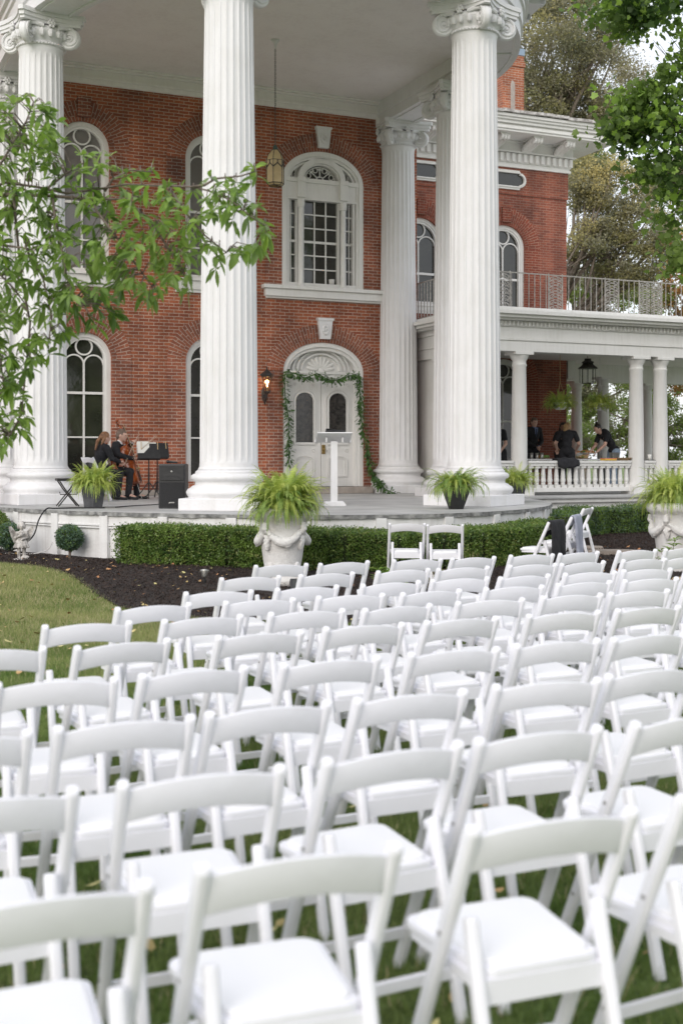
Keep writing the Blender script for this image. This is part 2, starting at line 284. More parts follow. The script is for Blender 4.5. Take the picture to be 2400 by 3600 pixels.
    def strip(s, pts, w, y0, y1, m=0, closed=False):
        """flat bar of width w following a path in x,z, between y0 and y1"""
        P = [Vector((p[0], p[1])) for p in pts]; k = len(P); vs = []
        for i in range(k):
            a = P[(i-1) % k] if (closed or i > 0) else P[i]; b = P[(i+1) % k] if (closed or i < k-1) else P[i]
            t = (b-a); t = t.normalized() if t.length > 1e-9 else Vector((1, 0)); nn = Vector((-t.y, t.x))*w/2
            for q in (P[i]-nn, P[i]+nn):
                vs += [(q.x, y0, q.y), (q.x, y1, q.y)]
        fs = []
        for i in range(k if closed else k-1):
            a = 4*i; b = 4*((i+1) % k)
            fs += [(a, b, b+2, a+2), (a+1, a+3, b+3, b+1), (a, a+1, b+1, b), (a+2, b+2, b+3, a+3)]
        if not closed: fs += [(0, 2, 3, 1), (4*k-4, 4*k-3, 4*k-1, 4*k-2)]
        return s.add(vs, fs, m)
    def xf(s, mt, i0=0):
        for i in range(i0, len(s.v)): s.v[i] = tuple(mt @ Vector(s.v[i]))
        return s
    def mesh(s, name, mats):
        me = bpy.data.meshes.new(name); me.from_pydata(s.v, [], s.f)
        for q in (mats if isinstance(mats, (list, tuple)) else [mats]): me.materials.append(q)
        me.polygons.foreach_set('material_index', s.m)
        if s.hasuv:
            ul = me.uv_layers.new(name='UVMap'); flat = [c for f in s.uv for p in f for c in p]; ul.data.foreach_set('uv', flat)
        me.update(); return me
    def build(s, name, mats, parent=None, smooth=False, bevel=0, fixn=True, angle=None):
        me = s.mesh(name, mats)
        if fixn or bevel:
            bm = bmesh.new(); bm.from_mesh(me)
            if fixn: bmesh.ops.recalc_face_normals(bm, faces=bm.faces)
            if bevel:
                es = [e for e in bm.edges if len(e.link_faces) == 2 and e.calc_face_angle(0) > 0.6]
                bmesh.ops.bevel(bm, geom=es, offset=bevel, segments=2, affect='EDGES', profile=0.5, clamp_overlap=True)
            bm.to_mesh(me); bm.free()
        if smooth: me.polygons.foreach_set('use_smooth', [True]*len(me.polygons))
        if smooth and angle:
            me.set_sharp_from_angle(angle=R(angle))
        o = bpy.data.objects.new(name, me); C.objects.link(o)
        if parent is not None: o.parent = parent
        return o
def tag(o, label=None, cat=None, group=None, kind=None):
    if label: o['label'] = label
    if cat: o['category'] = cat
    if group: o['group'] = group
    if kind: o['kind'] = kind
    return o
def empty(name, loc, rz=0, label=None, cat=None, group=None, par=None):
    o = bpy.data.objects.new(name, None); C.objects.link(o); o.location = loc; o.rotation_euler = (0, 0, rz); o.empty_display_size = 0.2
    if par is not None: o.parent = par
    return tag(o, label, cat, group)
def kids(o): return [c for c in bpy.data.objects if c.parent == o]
def copy_tree(o, loc=None, rz=None, label=None, group=None, parent=None):
    c = o.copy(); C.objects.link(c); c.parent = parent
    if loc is not None: c.location = loc
    if rz is not None: c.rotation_euler = (0, 0, rz)
    if label: c['label'] = label
    if group: c['group'] = group
    for ch in KIDS.get(o.name, None) or kids(o): copy_tree(ch, parent=c)
    return c
KIDS = {}
# house frame: s to the right along the facade, d out towards the lawn, z up
HA = R(24); P0 = Vector((-2.763, 25.9, 0)); EX = Vector((math.cos(HA), math.sin(HA), 0)); EN = Vector((math.sin(HA), -math.cos(HA), 0))
def hw(s, d, z=0): return P0+EX*s+EN*d+Vector((0, 0, z))
def npmesh(name, V, F, mats, mi=None, smooth=False):
    me = bpy.data.meshes.new(name); V = np.asarray(V, np.float32); F = np.asarray(F, np.int32); k = F.shape[1]
    me.vertices.add(len(V)); me.vertices.foreach_set('co', V.ravel()); me.loops.add(F.size); me.loops.foreach_set('vertex_index', F.ravel())
    me.polygons.add(len(F)); me.polygons.foreach_set('loop_start', np.arange(0, F.size, k, dtype=np.int32)); me.polygons.foreach_set('loop_total', np.full(len(F), k, np.int32))
    for q in mats: me.materials.append(q)
    if mi is not None: me.polygons.foreach_set('material_index', np.asarray(mi, np.int32))
    if smooth: me.polygons.foreach_set('use_smooth', np.ones(len(F), bool))
    me.update(calc_edges=True); me.validate(); return me
def rotmats(n, tilt=1.0):
    """random rotation matrices, n x 3 x 3"""
    q = np.random.normal(size=(n, 4)); q /= np.linalg.norm(q, axis=1)[:, None]; w, x, y, z = q.T
    return np.stack([np.stack([1-2*(y*y+z*z), 2*(x*y-z*w), 2*(x*z+y*w)], -1), np.stack([2*(x*y+z*w), 1-2*(x*x+z*z), 2*(y*z-x*w)], -1), np.stack([2*(x*z-y*w), 2*(y*z+x*w), 1-2*(x*x+y*y)], -1)], 1)
def scatter(base, faces, pts, sizes, rots=None):
    """base n x 3 leaf copied to every point -> vertex and face arrays"""
    base = np.asarray(base, float); n = len(pts); rots = rotmats(n) if rots is None else rots
    V = np.einsum('nij,kj->nki', rots, base)*np.asarray(sizes)[:, None, None]+np.asarray(pts)[:, None, :]
    F = np.asarray(faces)[None]+(np.arange(n)*len(base))[:, None, None]
    return V.reshape(-1, 3), F.reshape(-1, len(faces[0]))
LEAF4 = ([(0, 0, 0), (0.28, 0.5, 0.06), (0, 1, 0), (-0.28, 0.5, 0.06)], [(0, 1, 2, 3)])
def remesh_obj(mb, name, m, parent, vox=.012, smooth_it=4):
    o = mb.build(name, m, parent, smooth=True, fixn=True)
    r = o.modifiers.new('remesh', 'REMESH'); r.mode = 'VOXEL'; r.voxel_size = vox; r.use_smooth_shade = True
    s = o.modifiers.new('smooth', 'SMOOTH'); s.iterations = smooth_it; s.factor = .5
    bpy.context.view_layer.update(); dg = bpy.context.evaluated_depsgraph_get()
    me = bpy.data.meshes.new_from_object(o.evaluated_get(dg)); o.modifiers.clear(); old = o.data; o.data = me; bpy.data.meshes.remove(old)
    o.data.materials.clear(); o.data.materials.append(m); return o
# ================================================================== THE MANSION
house = empty('brick_mansion', P0, HA, 'red brick mansion with a round portico of tall fluted white columns', 'mansion')
DZ = 0.84
def arch_top(o, x):
    t = max(-1, min(1, (x-o[0])/o[1])); return o[3]+o[4]*math.sqrt(max(0, 1-t*t))
def wall(mb, x0, x1, z0, z1, yf, ops, rev=0.24, n=22):
    xs = {x0, x1}
    for o in ops:
        for i in range(n+1): xs.add(round(o[0]-o[1]*math.cos(PI*i/n), 5))
    xs = sorted(x for x in xs if x0 <= x <= x1)
    for a, b in zip(xs, xs[1:]):
        if b-a < 1e-5: continue
        mid = (a+b)/2; cov = sorted([o for o in ops if abs(mid-o[0]) < o[1]], key=lambda o: o[2]); za = zb = z0
        for o in cov+[None]:
            ta, tb = (o[2], o[2]) if o else (z1, z1)
            q = [(a, yf, za), (b, yf, zb), (b, yf, tb), (a, yf, ta)]
            mb.add(q, [(0, 1, 2, 3)], 0, [(p[0], p[2]) for p in q])
            if o: za, zb = arch_top(o, a), arch_top(o, b)
    for o in ops:
        P = [(o[0]-o[1], o[2])]+[(o[0]-o[1]*math.cos(PI*i/n), o[3]+o[4]*math.sin(PI*i/n)) for i in range(n+1)]+[(o[0]+o[1], o[2])]
        P.append(P[0])
        for p, q in zip(P, P[1:]):
            mb.add([(p[0], yf, p[1]), (p[0], yf+rev, p[1]), (q[0], yf+rev, q[1]), (q[0], yf, q[1])], [(0, 1, 2, 3)], 0, [(0, p[1]), (rev, p[1]), (rev, q[1]), (0, q[1])])
def apath(o, ins=0, n=26, bot=None):
    xc, h, zb, zs, ri = o; zb = zb if bot is None else bot
    return [(xc-h+ins, zb)]+[(xc-(h-ins)*math.cos(PI*i/n), zs+(ri-ins)*math.sin(PI*i/n)) for i in range(n+1)]+[(xc+h-ins, zb)]
def brick_ring(o, yf, th=0.40, jamb=None, proud=0.016, key=False, name='brick_arch', m='brickarch'):
    mb = MB(); xc, h, zb, zs, ri = o; n = 44
    def ring(t0, t1, y):
        L = 0; prev = None
        for i in range(n+1):
            a = PI*i/n; p = Vector((xc-h*math.cos(a), zs+ri*math.sin(a))); nn = Vector((-math.cos(a)/h, math.sin(a)/ri)).normalized()
            q0, q1 = p+nn*t0, p+nn*t1
            if prev is not None:
                dl = ((q0-prev[0]).length+(q1-prev[1]).length)/2*1.0
                vs = [(prev[0].x, y, prev[0].y), (prev[1].x, y, prev[1].y), (q1.x, y, q1.y), (q0.x, y, q0.y)]
                mb.add(vs, [(0, 1, 2, 3)], 0, [(t0, L), (t1, L), (t1, L+dl), (t0, L+dl)])
                mb.add([(prev[1].x, y, prev[1].y), (prev[1].x, yf+0.01, prev[1].y), (q1.x, yf+0.01, q1.y), (q1.x, y, q1.y)], [(0, 1, 2, 3)], 0, [(0, L), (.03, L), (.03, L+dl), (0, L+dl)])
                L += dl
            prev = (q0, q1)
    ring(0.0, 0.107, yf-proud*0.4); ring(0.107, th, yf-proud)
    zj = zb if jamb is None else jamb
    for sg in (-1, 1):
        for t0, t1, y in ((0, .107, yf-proud*.4), (.107, th, yf-proud)):
            x0, x1 = sorted((xc+sg*(h+t0), xc+sg*(h+t1)))
            mb.add([(x0, y, zj), (x1, y, zj), (x1, y, zs), (x0, y, zs)], [(0, 1, 2, 3)], 0, [(x0+.05, zj), (x1+.05, zj), (x1+.05, zs), (x0+.05, zs)])
        xe = xc+sg*(h+th); mb.add([(xe, yf-proud, zj), (xe, yf+.01, zj), (xe, yf+.01, zs), (xe, yf-proud, zs)], [(0, 1, 2, 3)], 0, [(0, zj), (.03, zj), (.03, zs), (0, zs)])
    if key:
        for k in range(-2, 3):
            mb.box((xc+k*0.052, yf-0.035, zs+ri+0.27), (0.046, 0.09, 0.40), None, 0, True)
    return mb.build(name, M[m], house)
def win(o, yf, rails, glass, sill=None, name='arched_window', tracery=True):
    """arched sash window: frame, sash bars, pane and sill as sub-parts"""
    xc, h, zb, zs, ri = o
    w = MB(); w.strip(apath(o, .045), .09, yf+.07, yf+.20); w.strip(apath(o, .115), .05, yf+.10, yf+.20); w.bb(xc-h+.14, xc+h-.14, yf+.09, yf+.2, zb, zb+.10)
    root = w.build(name, M['trim'], house, bevel=0)
    g = MB(); P = apath(o, .10, bot=zb+.05); g.add([(p[0], yf+.185, p[1]) for p in P], [tuple(range(len(P)))]); g.build('pane', M[glass], root)
    t = MB(); hi = h-.135
    t.bb(xc-.018, xc+.018, yf+.14, yf+.18, zb+.08, (zs-.02) if tracery else zs+ri-.1)
    for z, th in rails: t.bb(xc-hi, xc+hi, yf+.13, yf+.18, z-th/2, z+th/2)
    if tracery:
        r2 = hi/2
        for sg in (-1, 1): t.strip([(xc+sg*r2-r2*math.cos(PI*i/14), zs-.11+r2*math.sin(PI*i/14)) for i in range(15)], .03, yf+.142, yf+.178)
        t.strip([(xc+.165*h/.53*math.cos(2*PI*i/20), zs+.255*h/.53+.165*h/.53*math.sin(2*PI*i/20)) for i in range(20)], .032, yf+.139, yf+.177, closed=True)
    t.build('sash_bars', M['trim'], root)
    if sill:
        s_ = MB(); s_.bb(sill[0], sill[1], yf-.10, yf+.02, sill[2], sill[3]-.05); s_.bb(sill[0]-.04, sill[1]+.04, yf-.15, yf+.02, sill[3]-.05, sill[3]); s_.bb(sill[0]+.03, sill[1]-.03, yf-.06, yf+.01, sill[2]-.06, sill[2])
        s_.build('sill', M['trim'], root, bevel=.008)
    return root
L1 = (-2.58, .53, 1.12, 3.60, .53); L2 = (.03, .53, 1.12, 3.60, .53); DO = (2.61, .95, .985, 3.49, .63)
U1 = (-2.62, .53, 5.33, 7.83, .53); U2 = (.02, .53, 5.33, 7.83, .53); UD = (2.59, .96, 5.30, 7.60, .66)
L0 = (-5.4, .53, 1.12, 3.60, .53); U0 = (-5.4, .53, 5.33, 7.83, .53)
mb = MB(); wall(mb, -9, 4.87, .95, 10.9, 0, [L0, L1, L2, DO, U0, U1, U2, UD])
mb.add([(4.87, 0, .95), (4.87, 4, .95), (4.87, 4, 10.9), (4.87, 0, 10.9)], [(0, 1, 2, 3)], 0, [(0, .95), (4, .95), (4, 10.9), (0, 10.9)])
mb.add([(-9, 0, .95), (-9, 10, .95), (-9, 10, 10.9), (-9, 0, 10.9)], [(0, 1, 2, 3)], 0, [(0, .95), (10, .95), (10, 10.9), (0, 10.9)])
mb.build('facade_wall', M['brick'], house, fixn=False)
MB().bb(-9.05, 4.93, .28, 12, .3, 11.0).build('inner_shell', M['stone'], house)
mb = MB(); mb.bb(-9, 1.55, -.05, .2, DZ, .955); mb.bb(3.66, 4.9, -.05, .2, DZ, .955); mb.build('stone_plinth', M['stone'], house, bevel=.01)
MB().bb(1.55, 3.66, -.28, .2, DZ, .985).build('door_threshold', M['stone'], house, bevel=.012)
for o in (L0, L1, L2): brick_ring(o, 0, .40); win(o, 0, [(2.92, .05), (2.03, .03)], 'glass')
for o in (U0, U1, U2): brick_ring(o, 0, .40, key=True); win(o, 0, [(6.75, .05), (6.0, .03)], 'glassgrey', (o[0]-.78, o[0]+.78, 5.10, 5.33))
brick_ring(DO, 0, .38, proud=.02); brick_ring(UD, 0, .38, proud=.02)
# white carved keystones
for (xk, zk) in ((2.61, 4.19), (2.57, 8.33)):
    k = MB(); k.prism([(xk-.115, zk), (xk+.115, zk), (xk+.165, zk+.40), (xk-.165, zk+.40)], -.10, .03)
    k.prism([(xk-.18, zk+.40), (xk+.18, zk+.40), (xk+.19, zk+.45), (xk-.19, zk+.45)], -.12, .03)
    for i in range(9):
        a = 2*PI*i/9; k.ell((xk+.062*math.cos(a), -.105, zk+.20+.085*math.sin(a)), (.03, .02, .045), 8, 5)
    k.ell((xk, -.11, zk+.2), (.035, .03, .04), 8, 5); k.build('keystone', M['white'], house, bevel=.006)
# ---- door
dr = MB(); dr.strip(apath(DO, .05), .10, .02, .24); dr.strip(apath(DO, .135), .07, .06, .24); door_root = dr.build('front_door', M['trim'], house, bevel=.006)
t = MB(); P = apath(DO, .15); t.add([(p[0], .225, p[1]) for p in P], [tuple(range(len(P)))])
t.bb(1.77, 3.45, .10, .22, 3.36, 3.48); t.bb(1.77, 3.45, .07, .22, 3.44, 3.50)
for rr, zz in ((.66, .50), (.56, .44), (.46, .36)): t.strip([(2.61-rr*math.cos(PI*i/24), 3.52+zz*math.sin(PI*i/24)) for i in range(25)], .035, .15, .23)
for i in range(9):
    a = PI*(i+.5)/9; c = Vector((2.61-.21*math.cos(a), .20, 3.53+.17*math.sin(a)))
    t.ell(c, (.045, .035, .14), 10, 7, 0, Matrix.Rotation(-(PI/2-a), 3, 'Y'))
t.ell((2.61, .18, 3.52), (.07, .05, .06)); t.bb(2.55, 2.67, .13, .2, 3.93, 4.06)
t.build('tympanum', M['trim'], door_root, bevel=.004)
for sg in (-1, 1):
    l = MB(); x0, x1 = sorted((2.61+sg*.006, 2.61+sg*.78)); xc = (x0+x1)/2
    l.bb(x0, x1, .17, .215, .99, 3.40)
    go = (xc, .215, 1.95, 2.84, .20)
    l.strip(apath(go, -.02), .045, .13, .2); l.strip(apath(go, -.07), .03, .145, .2); l.bb(xc-.25, xc+.25, .135, .2, 1.90, 1.95)
    po = (xc, .22, 1.22, 1.56, .10); l.strip(apath(po, 0), .035, .145, .2); l.bb(xc-.235, xc+.235, .145, .2, 1.20, 1.235); l.strip(apath(po, .05), .02, .155, .2)
    for zz in (1.78, 3.22):
        for dx in (-.22, .22):
            for i in range(7): l.ell((xc+dx+.03*math.cos(2*PI*i/7), .165, zz+.03*math.sin(2*PI*i/7)), (.016, .014, .016), 6, 4)
    lo = l.build('door_leaf', M['trim'], door_root)
# each leaf's pane and the handle sit under the door too
for sg in (-1, 1):
    xc = 2.61+sg*.393; go = (xc, .20, 1.95, 2.84, .19); g = MB(); P = apath(go, 0)
    g.add([(p[0], .163, p[1]) for p in P], [tuple(range(len(P)))])
    for i in range(len(P)-2): pass
    go_ = g.build('door_pane', M['leaded'], door_root)
hd = MB(); hd.bb(2.625, 2.705, .145, .17, 1.70, 1.90); hd.lathe([(.001, 0), (.03, .005), (.034, .03), (.02, .05), (.001, .055)], 14, (2.665, .145, 1.80), 0, Matrix.Rotation(R(90), 3, 'X')); hd.build('door_handle', M['brass'], door_root, bevel=.003)
# ---- palladian window over the door
xc, zb = UD[0], UD[2]
w = MB(); w.strip(apath(UD, .05), .10, .0, .24); w.strip(apath(UD, .125), .06, .04, .24); w.strip(apath(UD, .19), .05, .08, .24)
pal = w.build('palladian_window', M['trim'], house, bevel=.005)
w = MB(); P = apath(UD, .18); w.add([(p[0], .22, p[1]) for p in P], [tuple(range(len(P)))])
w.bb(xc-.92, xc+.92, .06, .22, zb+1.93, zb+2.27); w.bb(xc-.95, xc+.95, .02, .22, zb+2.27, zb+2.36); w.bb(xc-.93, xc+.93, .04, .22, zb+1.90, zb+1.95)
for dx in (-.5, .5):
    w.lathe([(.085, 0), (.085, .05), (.068, .08), (.064, .12), (.056, 1.72), (.075, 1.74), (.085, 1.80), (.085, 1.90)], 20, (xc+dx, .06, zb))
    w.bb(xc+dx-.09, xc+dx+.09, -.01, .2, zb+1.94, zb+2.30); w.bb(xc+dx-.10, xc+dx+.10, -.03, .2, zb+2.28, zb+2.37)
for dx in (-.87, .87): w.bb(xc+dx-.06, xc+dx+.06, .03, .2, zb, zb+1.92)
w.strip([(xc-.50*math.cos(PI*i/24), zb+2.36+.42*math.sin(PI*i/24)) for i in range(25)], .12, .04, .23)
w.strip([(xc-.42*math.cos(PI*i/24), zb+2.36+.35*math.sin(PI*i/24)) for i in range(25)], .05, .10, .23)
w.bb(xc-.93, xc+.93, .05, .21, zb, zb+.10); w.build('window_surround', M['trim'], pal, bevel=.004)
g = MB(); g.add([(xc-.40, .205, zb+.1), (xc+.40, .205, zb+.1), (xc+.40, .205, zb+1.92), (xc-.40, .205, zb+1.92)], [(0, 1, 2, 3)]); g.build('centre_pane', M['glass'], pal)
for dx in (-.69, .69):
    g = MB(); g.add([(xc+dx-.10, .206, zb+.1), (xc+dx+.10, .206, zb+.1), (xc+dx+.10, .206, zb+1.92), (xc+dx-.10, .206, zb+1.92)], [(0, 1, 2, 3)])
    g.build('side_pane', M['glass'], pal)
g = MB(); P = [(xc-.38*math.cos(PI*i/20), zb+2.37+.31*math.sin(PI*i/20)) for i in range(21)]; g.add([(p[0], .207, p[1]) for p in P], [tuple(range(21))])
for sg in (-1, 1):
    Q = [(xc+sg*.60, zb+2.42), (xc+sg*.72, zb+2.40), (xc+sg*.75, zb+2.40), (xc+sg*.74, zb+2.50), (xc+sg*.66, zb+2.66), (xc+sg*.55, zb+2.78), (xc+sg*.58, zb+2.6)]
    g.add([(p[0], .207, p[1]) for p in Q], [tuple(range(7))])
g.build('fanlight_pane', M['glass'], pal)
b = MB()
for i in (1, 2): b.bb(xc-.40+.8*i/3-.013, xc-.40+.8*i/3+.013, .165, .20, zb+.1, zb+1.9)
for i in range(1, 6):
    th = .05 if i == 3 else .026; zz = zb+.12+(1.78)*i/6; b.bb(xc-.40, xc+.40, .16, .202, zz-th/2, zz+th/2)
    for dx in (-.69, .69): b.bb(xc+dx-.10, xc+dx+.10, .16, .202, zz-th/2, zz+th/2)
for dx in (-.69, .69): b.bb(xc+dx-.012, xc+dx+.012, .165, .20, zb+.1, zb+1.9)
for sg in (-1, 1):
    b.bb(xc+sg*.42-.025, xc+sg*.42+.025, .13, .21, zb+.08, zb+1.92)
    for q in (.57, .81): b.bb(xc+sg*q-.025, xc+sg*q+.025, .13, .21, zb+.08, zb+1.92)
    b.strip([(xc+sg*.66, zb+2.38), (xc+sg*.66, zb+2.52), (xc+sg*.60, zb+2.68)], .025, .17, .215)
for i in range(1, 4):
    a = PI*i/4; b.strip([(xc-.07*math.cos(a), zb+2.37+.06*math.sin(a)), (xc-.36*math.cos(a), zb+2.37+.30*math.sin(a))], .022, .18, .21)
    for s2 in (-1, 1): b.strip([(xc-.25*math.cos(a), zb+2.37+.21*math.sin(a))]+[(xc-(.25+.05*math.sin(PI*j/6))*math.cos(a+s2*.05*j), zb+2.37+(.21+.04*math.sin(PI*j/6))*math.sin(a+s2*.05*j)) for j in range(1, 6)], .018, .18, .21)
b.strip([(xc-.09*math.cos(PI*i/10), zb+2.37+.085*math.sin(PI*i/10)) for i in range(11)], .022, .18, .211)
b.strip([(xc-.35*math.cos(PI*i/20), zb+2.37+.285*math.sin(PI*i/20)) for i in range(21)], .02, .18, .211)
for i in range(4):
    a = PI*(i+.5)/4
    b.strip([(xc-.29*math.cos(a)+.055*math.cos(2*PI*j/12), zb+2.37+.235*math.sin(a)+.055*math.sin(2*PI*j/12)) for j in range(12)], .014, .182, .21, closed=True)
b.build('muntins', M['trim'], pal)
s_ = MB(); s_.bb(1.22, 4.5, -.12, .05, 5.06, 5.22); s_.bb(1.16, 4.55, -.18, .05, 5.22, 5.30); s_.bb(1.25, 4.5, -.07, .05, 5.02, 5.06); s_.build('window_ledge', M['trim'], pal, bevel=.01)
MB().lathe([(.001, 0), (.055, 0), (.065, .11), (.055, .115), (.001, .10)], 14, (xc+.27, .16, zb+.11)).build('flower_pot', M['urnwhite'], pal, smooth=True)
# ---- cornice inside the portico
c = MB()
for y0, z0, z1 in ((-.05, 9.10, 9.2), (-.09, 9.2, 9.26), (-.07, 9.26, 9.38), (-.14, 9.38, 9.42), (-.20, 9.42, 9.46)): c.bb(-8.9, 4.87, y0, .02, z0, z1)
c.build('portico_cornice', M['ceil'], house, bevel=.008)
# ---- portico entablature ring and ceiling
PC = Vector((.1, 3.3)); PA, PB = 4.15, 4.42
path = [(-4.05+.0, -.3, -1, 0), (-4.05, 1.5, -1, 0)]
for i in range(61):
    a = PI*i/60; path.append((PC.x-PA*math.cos(a), PC.y+PB*math.sin(a), -math.cos(a)/PA, math.sin(a)/PB))
path += [(4.25, 1.5, 1, 0), (4.25, -.3, 1, 0)]
path[0] = (-4.05, -.3, -1, 0)
def sweep(mb, prof, closed=True, m=0):
    k = len(prof); vs = []
    for (x, d, nx, nd) in path:
        L = math.hypot(nx, nd); nx, nd = nx/L, nd/L
        for off, z in prof: vs.append((x+nx*off, -(d+nd*off), z))
    fs = [(i*k+j, i*k+(j+1) % k, (i+1)*k+(j+1) % k, (i+1)*k+j) for i in range(len(path)-1) for j in range(k if closed else k-1)]
    mb.add(vs, fs, m)
e = MB(); sweep(e, [(-.36, 8.98), (.36, 8.98), (.36, 9.20), (.40, 9.22), (.40, 9.46), (.44, 9.48), (.44, 9.58), (.50, 9.60), (.50, 9.66), (.42, 9.68), (.42, 10.1), (.48, 10.14), (.55, 10.24), (1.05, 10.26), (1.05, 10.36), (1.2, 10.5), (1.2, 10.6), (-.36, 10.6), (-.36, 9.5), (-.40, 9.46), (-.40, 9.2), (-.36, 9.18)])
ent = e.build('entablature', M['white'], house)
e = MB(); sweep(e, [(-.26, 8.955), (-.22, 8.955), (-.22, 8.99), (-.26, 8.99)]); sweep(e, [(.22, 8.955), (.26, 8.955), (.26, 8.99), (.22, 8.99)])
for i in range(3, len(path)-3, 10):
    x, d, nx, nd = path[i]; L = math.hypot(nx, nd); nx, nd = nx/L, nd/L; e.box((x, -d, 8.97), (.5, .04, .03), Matrix.Rotation(math.atan2(-nd, nx), 3, 'Z'))
e.build('soffit_moulding', M['white'], ent)
e = MB()
for i in range(2, len(path)-2, 3):
    x, d, nx, nd = path[i]; L = math.hypot(nx, nd); nx, nd = nx/L, nd/L; rot = Matrix.Rotation(math.atan2(-nd, nx), 3, 'Z')
    e.box((x+nx*.78, -(d+nd*.78), 10.2), (.42, .14, .11), rot); e.lathe([(.06, -.07), (.06, .07)], 10, (x+nx*.95, -(d+nd*.95), 10.19), 0, rot @ Matrix.Rotation(R(90), 3, 'X'))
    e.box((x+nx*.47, -(d+nd*.47), 10.07), (.08, .09, .14), rot)
e.build('modillions', M['white'], ent)
ce = MB(); P = [(x, -d) for x, d, _, _ in path]; ce.add([(x, y, 9.46) for x, y in P], [tuple(range(len(P)))]); ce.build('portico_ceiling', M['ceil'], house)
ce = MB(); ce.add([(x*1.2, y*1.1, 10.62) for x, y in P], [tuple(range(len(P)))]); ce.build('portico_roof', M['roof'], house)
# ---- giant fluted columns
def shaft_mb(R0, R1, z0, z1, nfl=24):
    mb = MB(); ts = [-.5, -.41, -.37, -.28, -.15, 0, .15, .28, .37, .41]; n = nfl*len(ts)
    rows = [(0, 0, 1.06), (.04, 0, 1.01), (.10, .0, 1), (.14, .5, 1), (.20, .9, 1), (.28, 1, 1)]+[(.28+(z1-z0-.56)*i/9, 1, 1) for i in range(1, 10)]+[(z1-z0-.20, .9, 1), (z1-z0-.14, .5, 1), (z1-z0-.10, 0, 1), (z1-z0-.03, 0, 1.03), (z1-z0, 0, 1.06)]
    vs = []
    for h, fl, k in rows:
        u = h/(z1-z0); r = (R0+(R1-R0)*(u**1.35))*k
        for f in range(nfl):
            for t in ts:
                dep = 0 if abs(t) >= .405 else r*.040*math.sqrt(max(0, 1-(t/.41)**2))
                a = 2*PI*(f+t)/nfl; rr = r-dep*fl; vs.append((rr*math.cos(a), rr*math.sin(a), z0+h))
    fs = [(j*n+i, j*n+(i+1) % n, (j+1)*n+(i+1) % n, (j+1)*n+i) for j in range(len(rows)-1) for i in range(n)]
    return mb.add(vs, fs)
def volute(mb, ang, z, rad=.175, dist=.47):
    """scroll whose plane holds the diagonal of the capital"""
    ux, uy = math.cos(ang), math.sin(ang); rot = Matrix.Rotation(ang, 3, 'Z') @ Matrix.Rotation(R(90), 3, 'X')
    c = Vector((ux*dist, uy*dist, z))
    mb.lathe([(.001, -.055), (rad*.9, -.055), (rad, -.03), (rad, .03), (rad*.9, .055), (.001, .055)], 26, c, 0, rot)
    for sd_ in (-1, 1):
        pts = []; rr = []
        for i in range(44):
            a = i*.34; r = rad*.93*math.exp(-.135*a); pts.append(c+Vector((ux*r*math.sin(a), uy*r*math.sin(a), r*math.cos(a)))+Vector((-uy, ux, 0))*sd_*.062); rr.append(max(.009, .024*math.exp(-.09*a)))
        mb.tube(pts, rr, 6)
        mb.ell(c+Vector((-uy, ux, 0))*sd_*.065, (.026, .026, .026), 8, 6)
def make_column():
    root = bpy.data.objects.new('portico_column', None); C.objects.link(root); root.parent = house
    p = MB().box((0, 0, DZ+.09), (1.22, 1.22, .18)).build('plinth', M['white'], root, bevel=.012)
    prof = [(.60, .18), (.605, .20), (.63, .235), (.635, .27), (.61, .31), (.56, .335), (.555, .35), (.505, .37), (.50, .40), (.51, .43), (.545, .445), (.565, .47), (.56, .51), (.53, .53), (.50, .54), (.50, .565), (.455, .60)]
    b = MB().lathe([(r, DZ+z) for r, z in prof], 64).build('base', M['white'], root, smooth=True, angle=50)
    shaft_mb(.435, .36, DZ+.60, 8.47).build('shaft', M['white'], root)
    k = MB(); k.lathe([(.372, 8.47), (.40, 8.49), (.40, 8.52), (.375, 8.54), (.38, 8.56), (.44, 8.62), (.475, 8.70), (.46, 8.76), (.40, 8.80)], 48)
    for i in range(48): a = 2*PI*i/48; k.ell((.40*math.cos(a), .40*math.sin(a), 8.505), (.02, .02, .02), 6, 4)
    for i in range(20):
        a = 2*PI*i/20; k.ell((.455*math.cos(a), .455*math.sin(a), 8.66), (.05, .05, .075), 8, 6)
    for q in range(4):
        volute(k, PI/4+q*PI/2, 8.63, .178, .53); a = q*PI/2
        c = Vector((math.cos(a)*.50, math.sin(a)*.50, 8.80))
        for j in range(6): k.ell(c+Vector((-math.sin(a)*.05*math.cos(j*1.05), math.cos(a)*.05*math.cos(j*1.05), .05*math.sin(j*1.05))), (.03, .03, .03), 6, 5)
        k.ell(c, (.035, .035, .035), 8, 6)
        for sg in (-1, 1):   # scroll band running from the flower to the volute
            A = Vector((math.cos(a)*.46-sg*math.sin(a)*.12, math.sin(a)*.46+sg*math.cos(a)*.12, 8.755)); b_ = a+sg*PI/4; Bp = Vector((math.cos(b_)*.55, math.sin(b_)*.55, 8.80))
            k.tube([A, (A+Bp)/2+Vector((0, 0, .015)), Bp], [.035, .04, .045], 8)
    ab = []
    for q in range(4):
        for j in range(7):
            t = -1+2*j/6; r0 = .56-.10*(1-t*t)**1; off = t*.50; a = q*PI/2
            ab.append((math.cos(a)*r0-math.sin(a)*off, math.sin(a)*r0+math.cos(a)*off))
    for s0, z0, z1 in ((.96, 8.80, 8.85), (1.0, 8.85, 8.92), (1.05, 8.92, 8.99)):
        n = len(ab); k.add([(x*s0, y*s0, z0) for x, y in ab]+[(x*s0, y*s0, z1) for x, y in ab], [tuple(range(n)), tuple(range(2*n-1, n-1, -1))]+[(i, (i+1) % n, n+(i+1) % n, n+i) for i in range(n)])
    k.build('capital', M['white'], root, smooth=True, angle=35)
    return root
colproto = make_column()
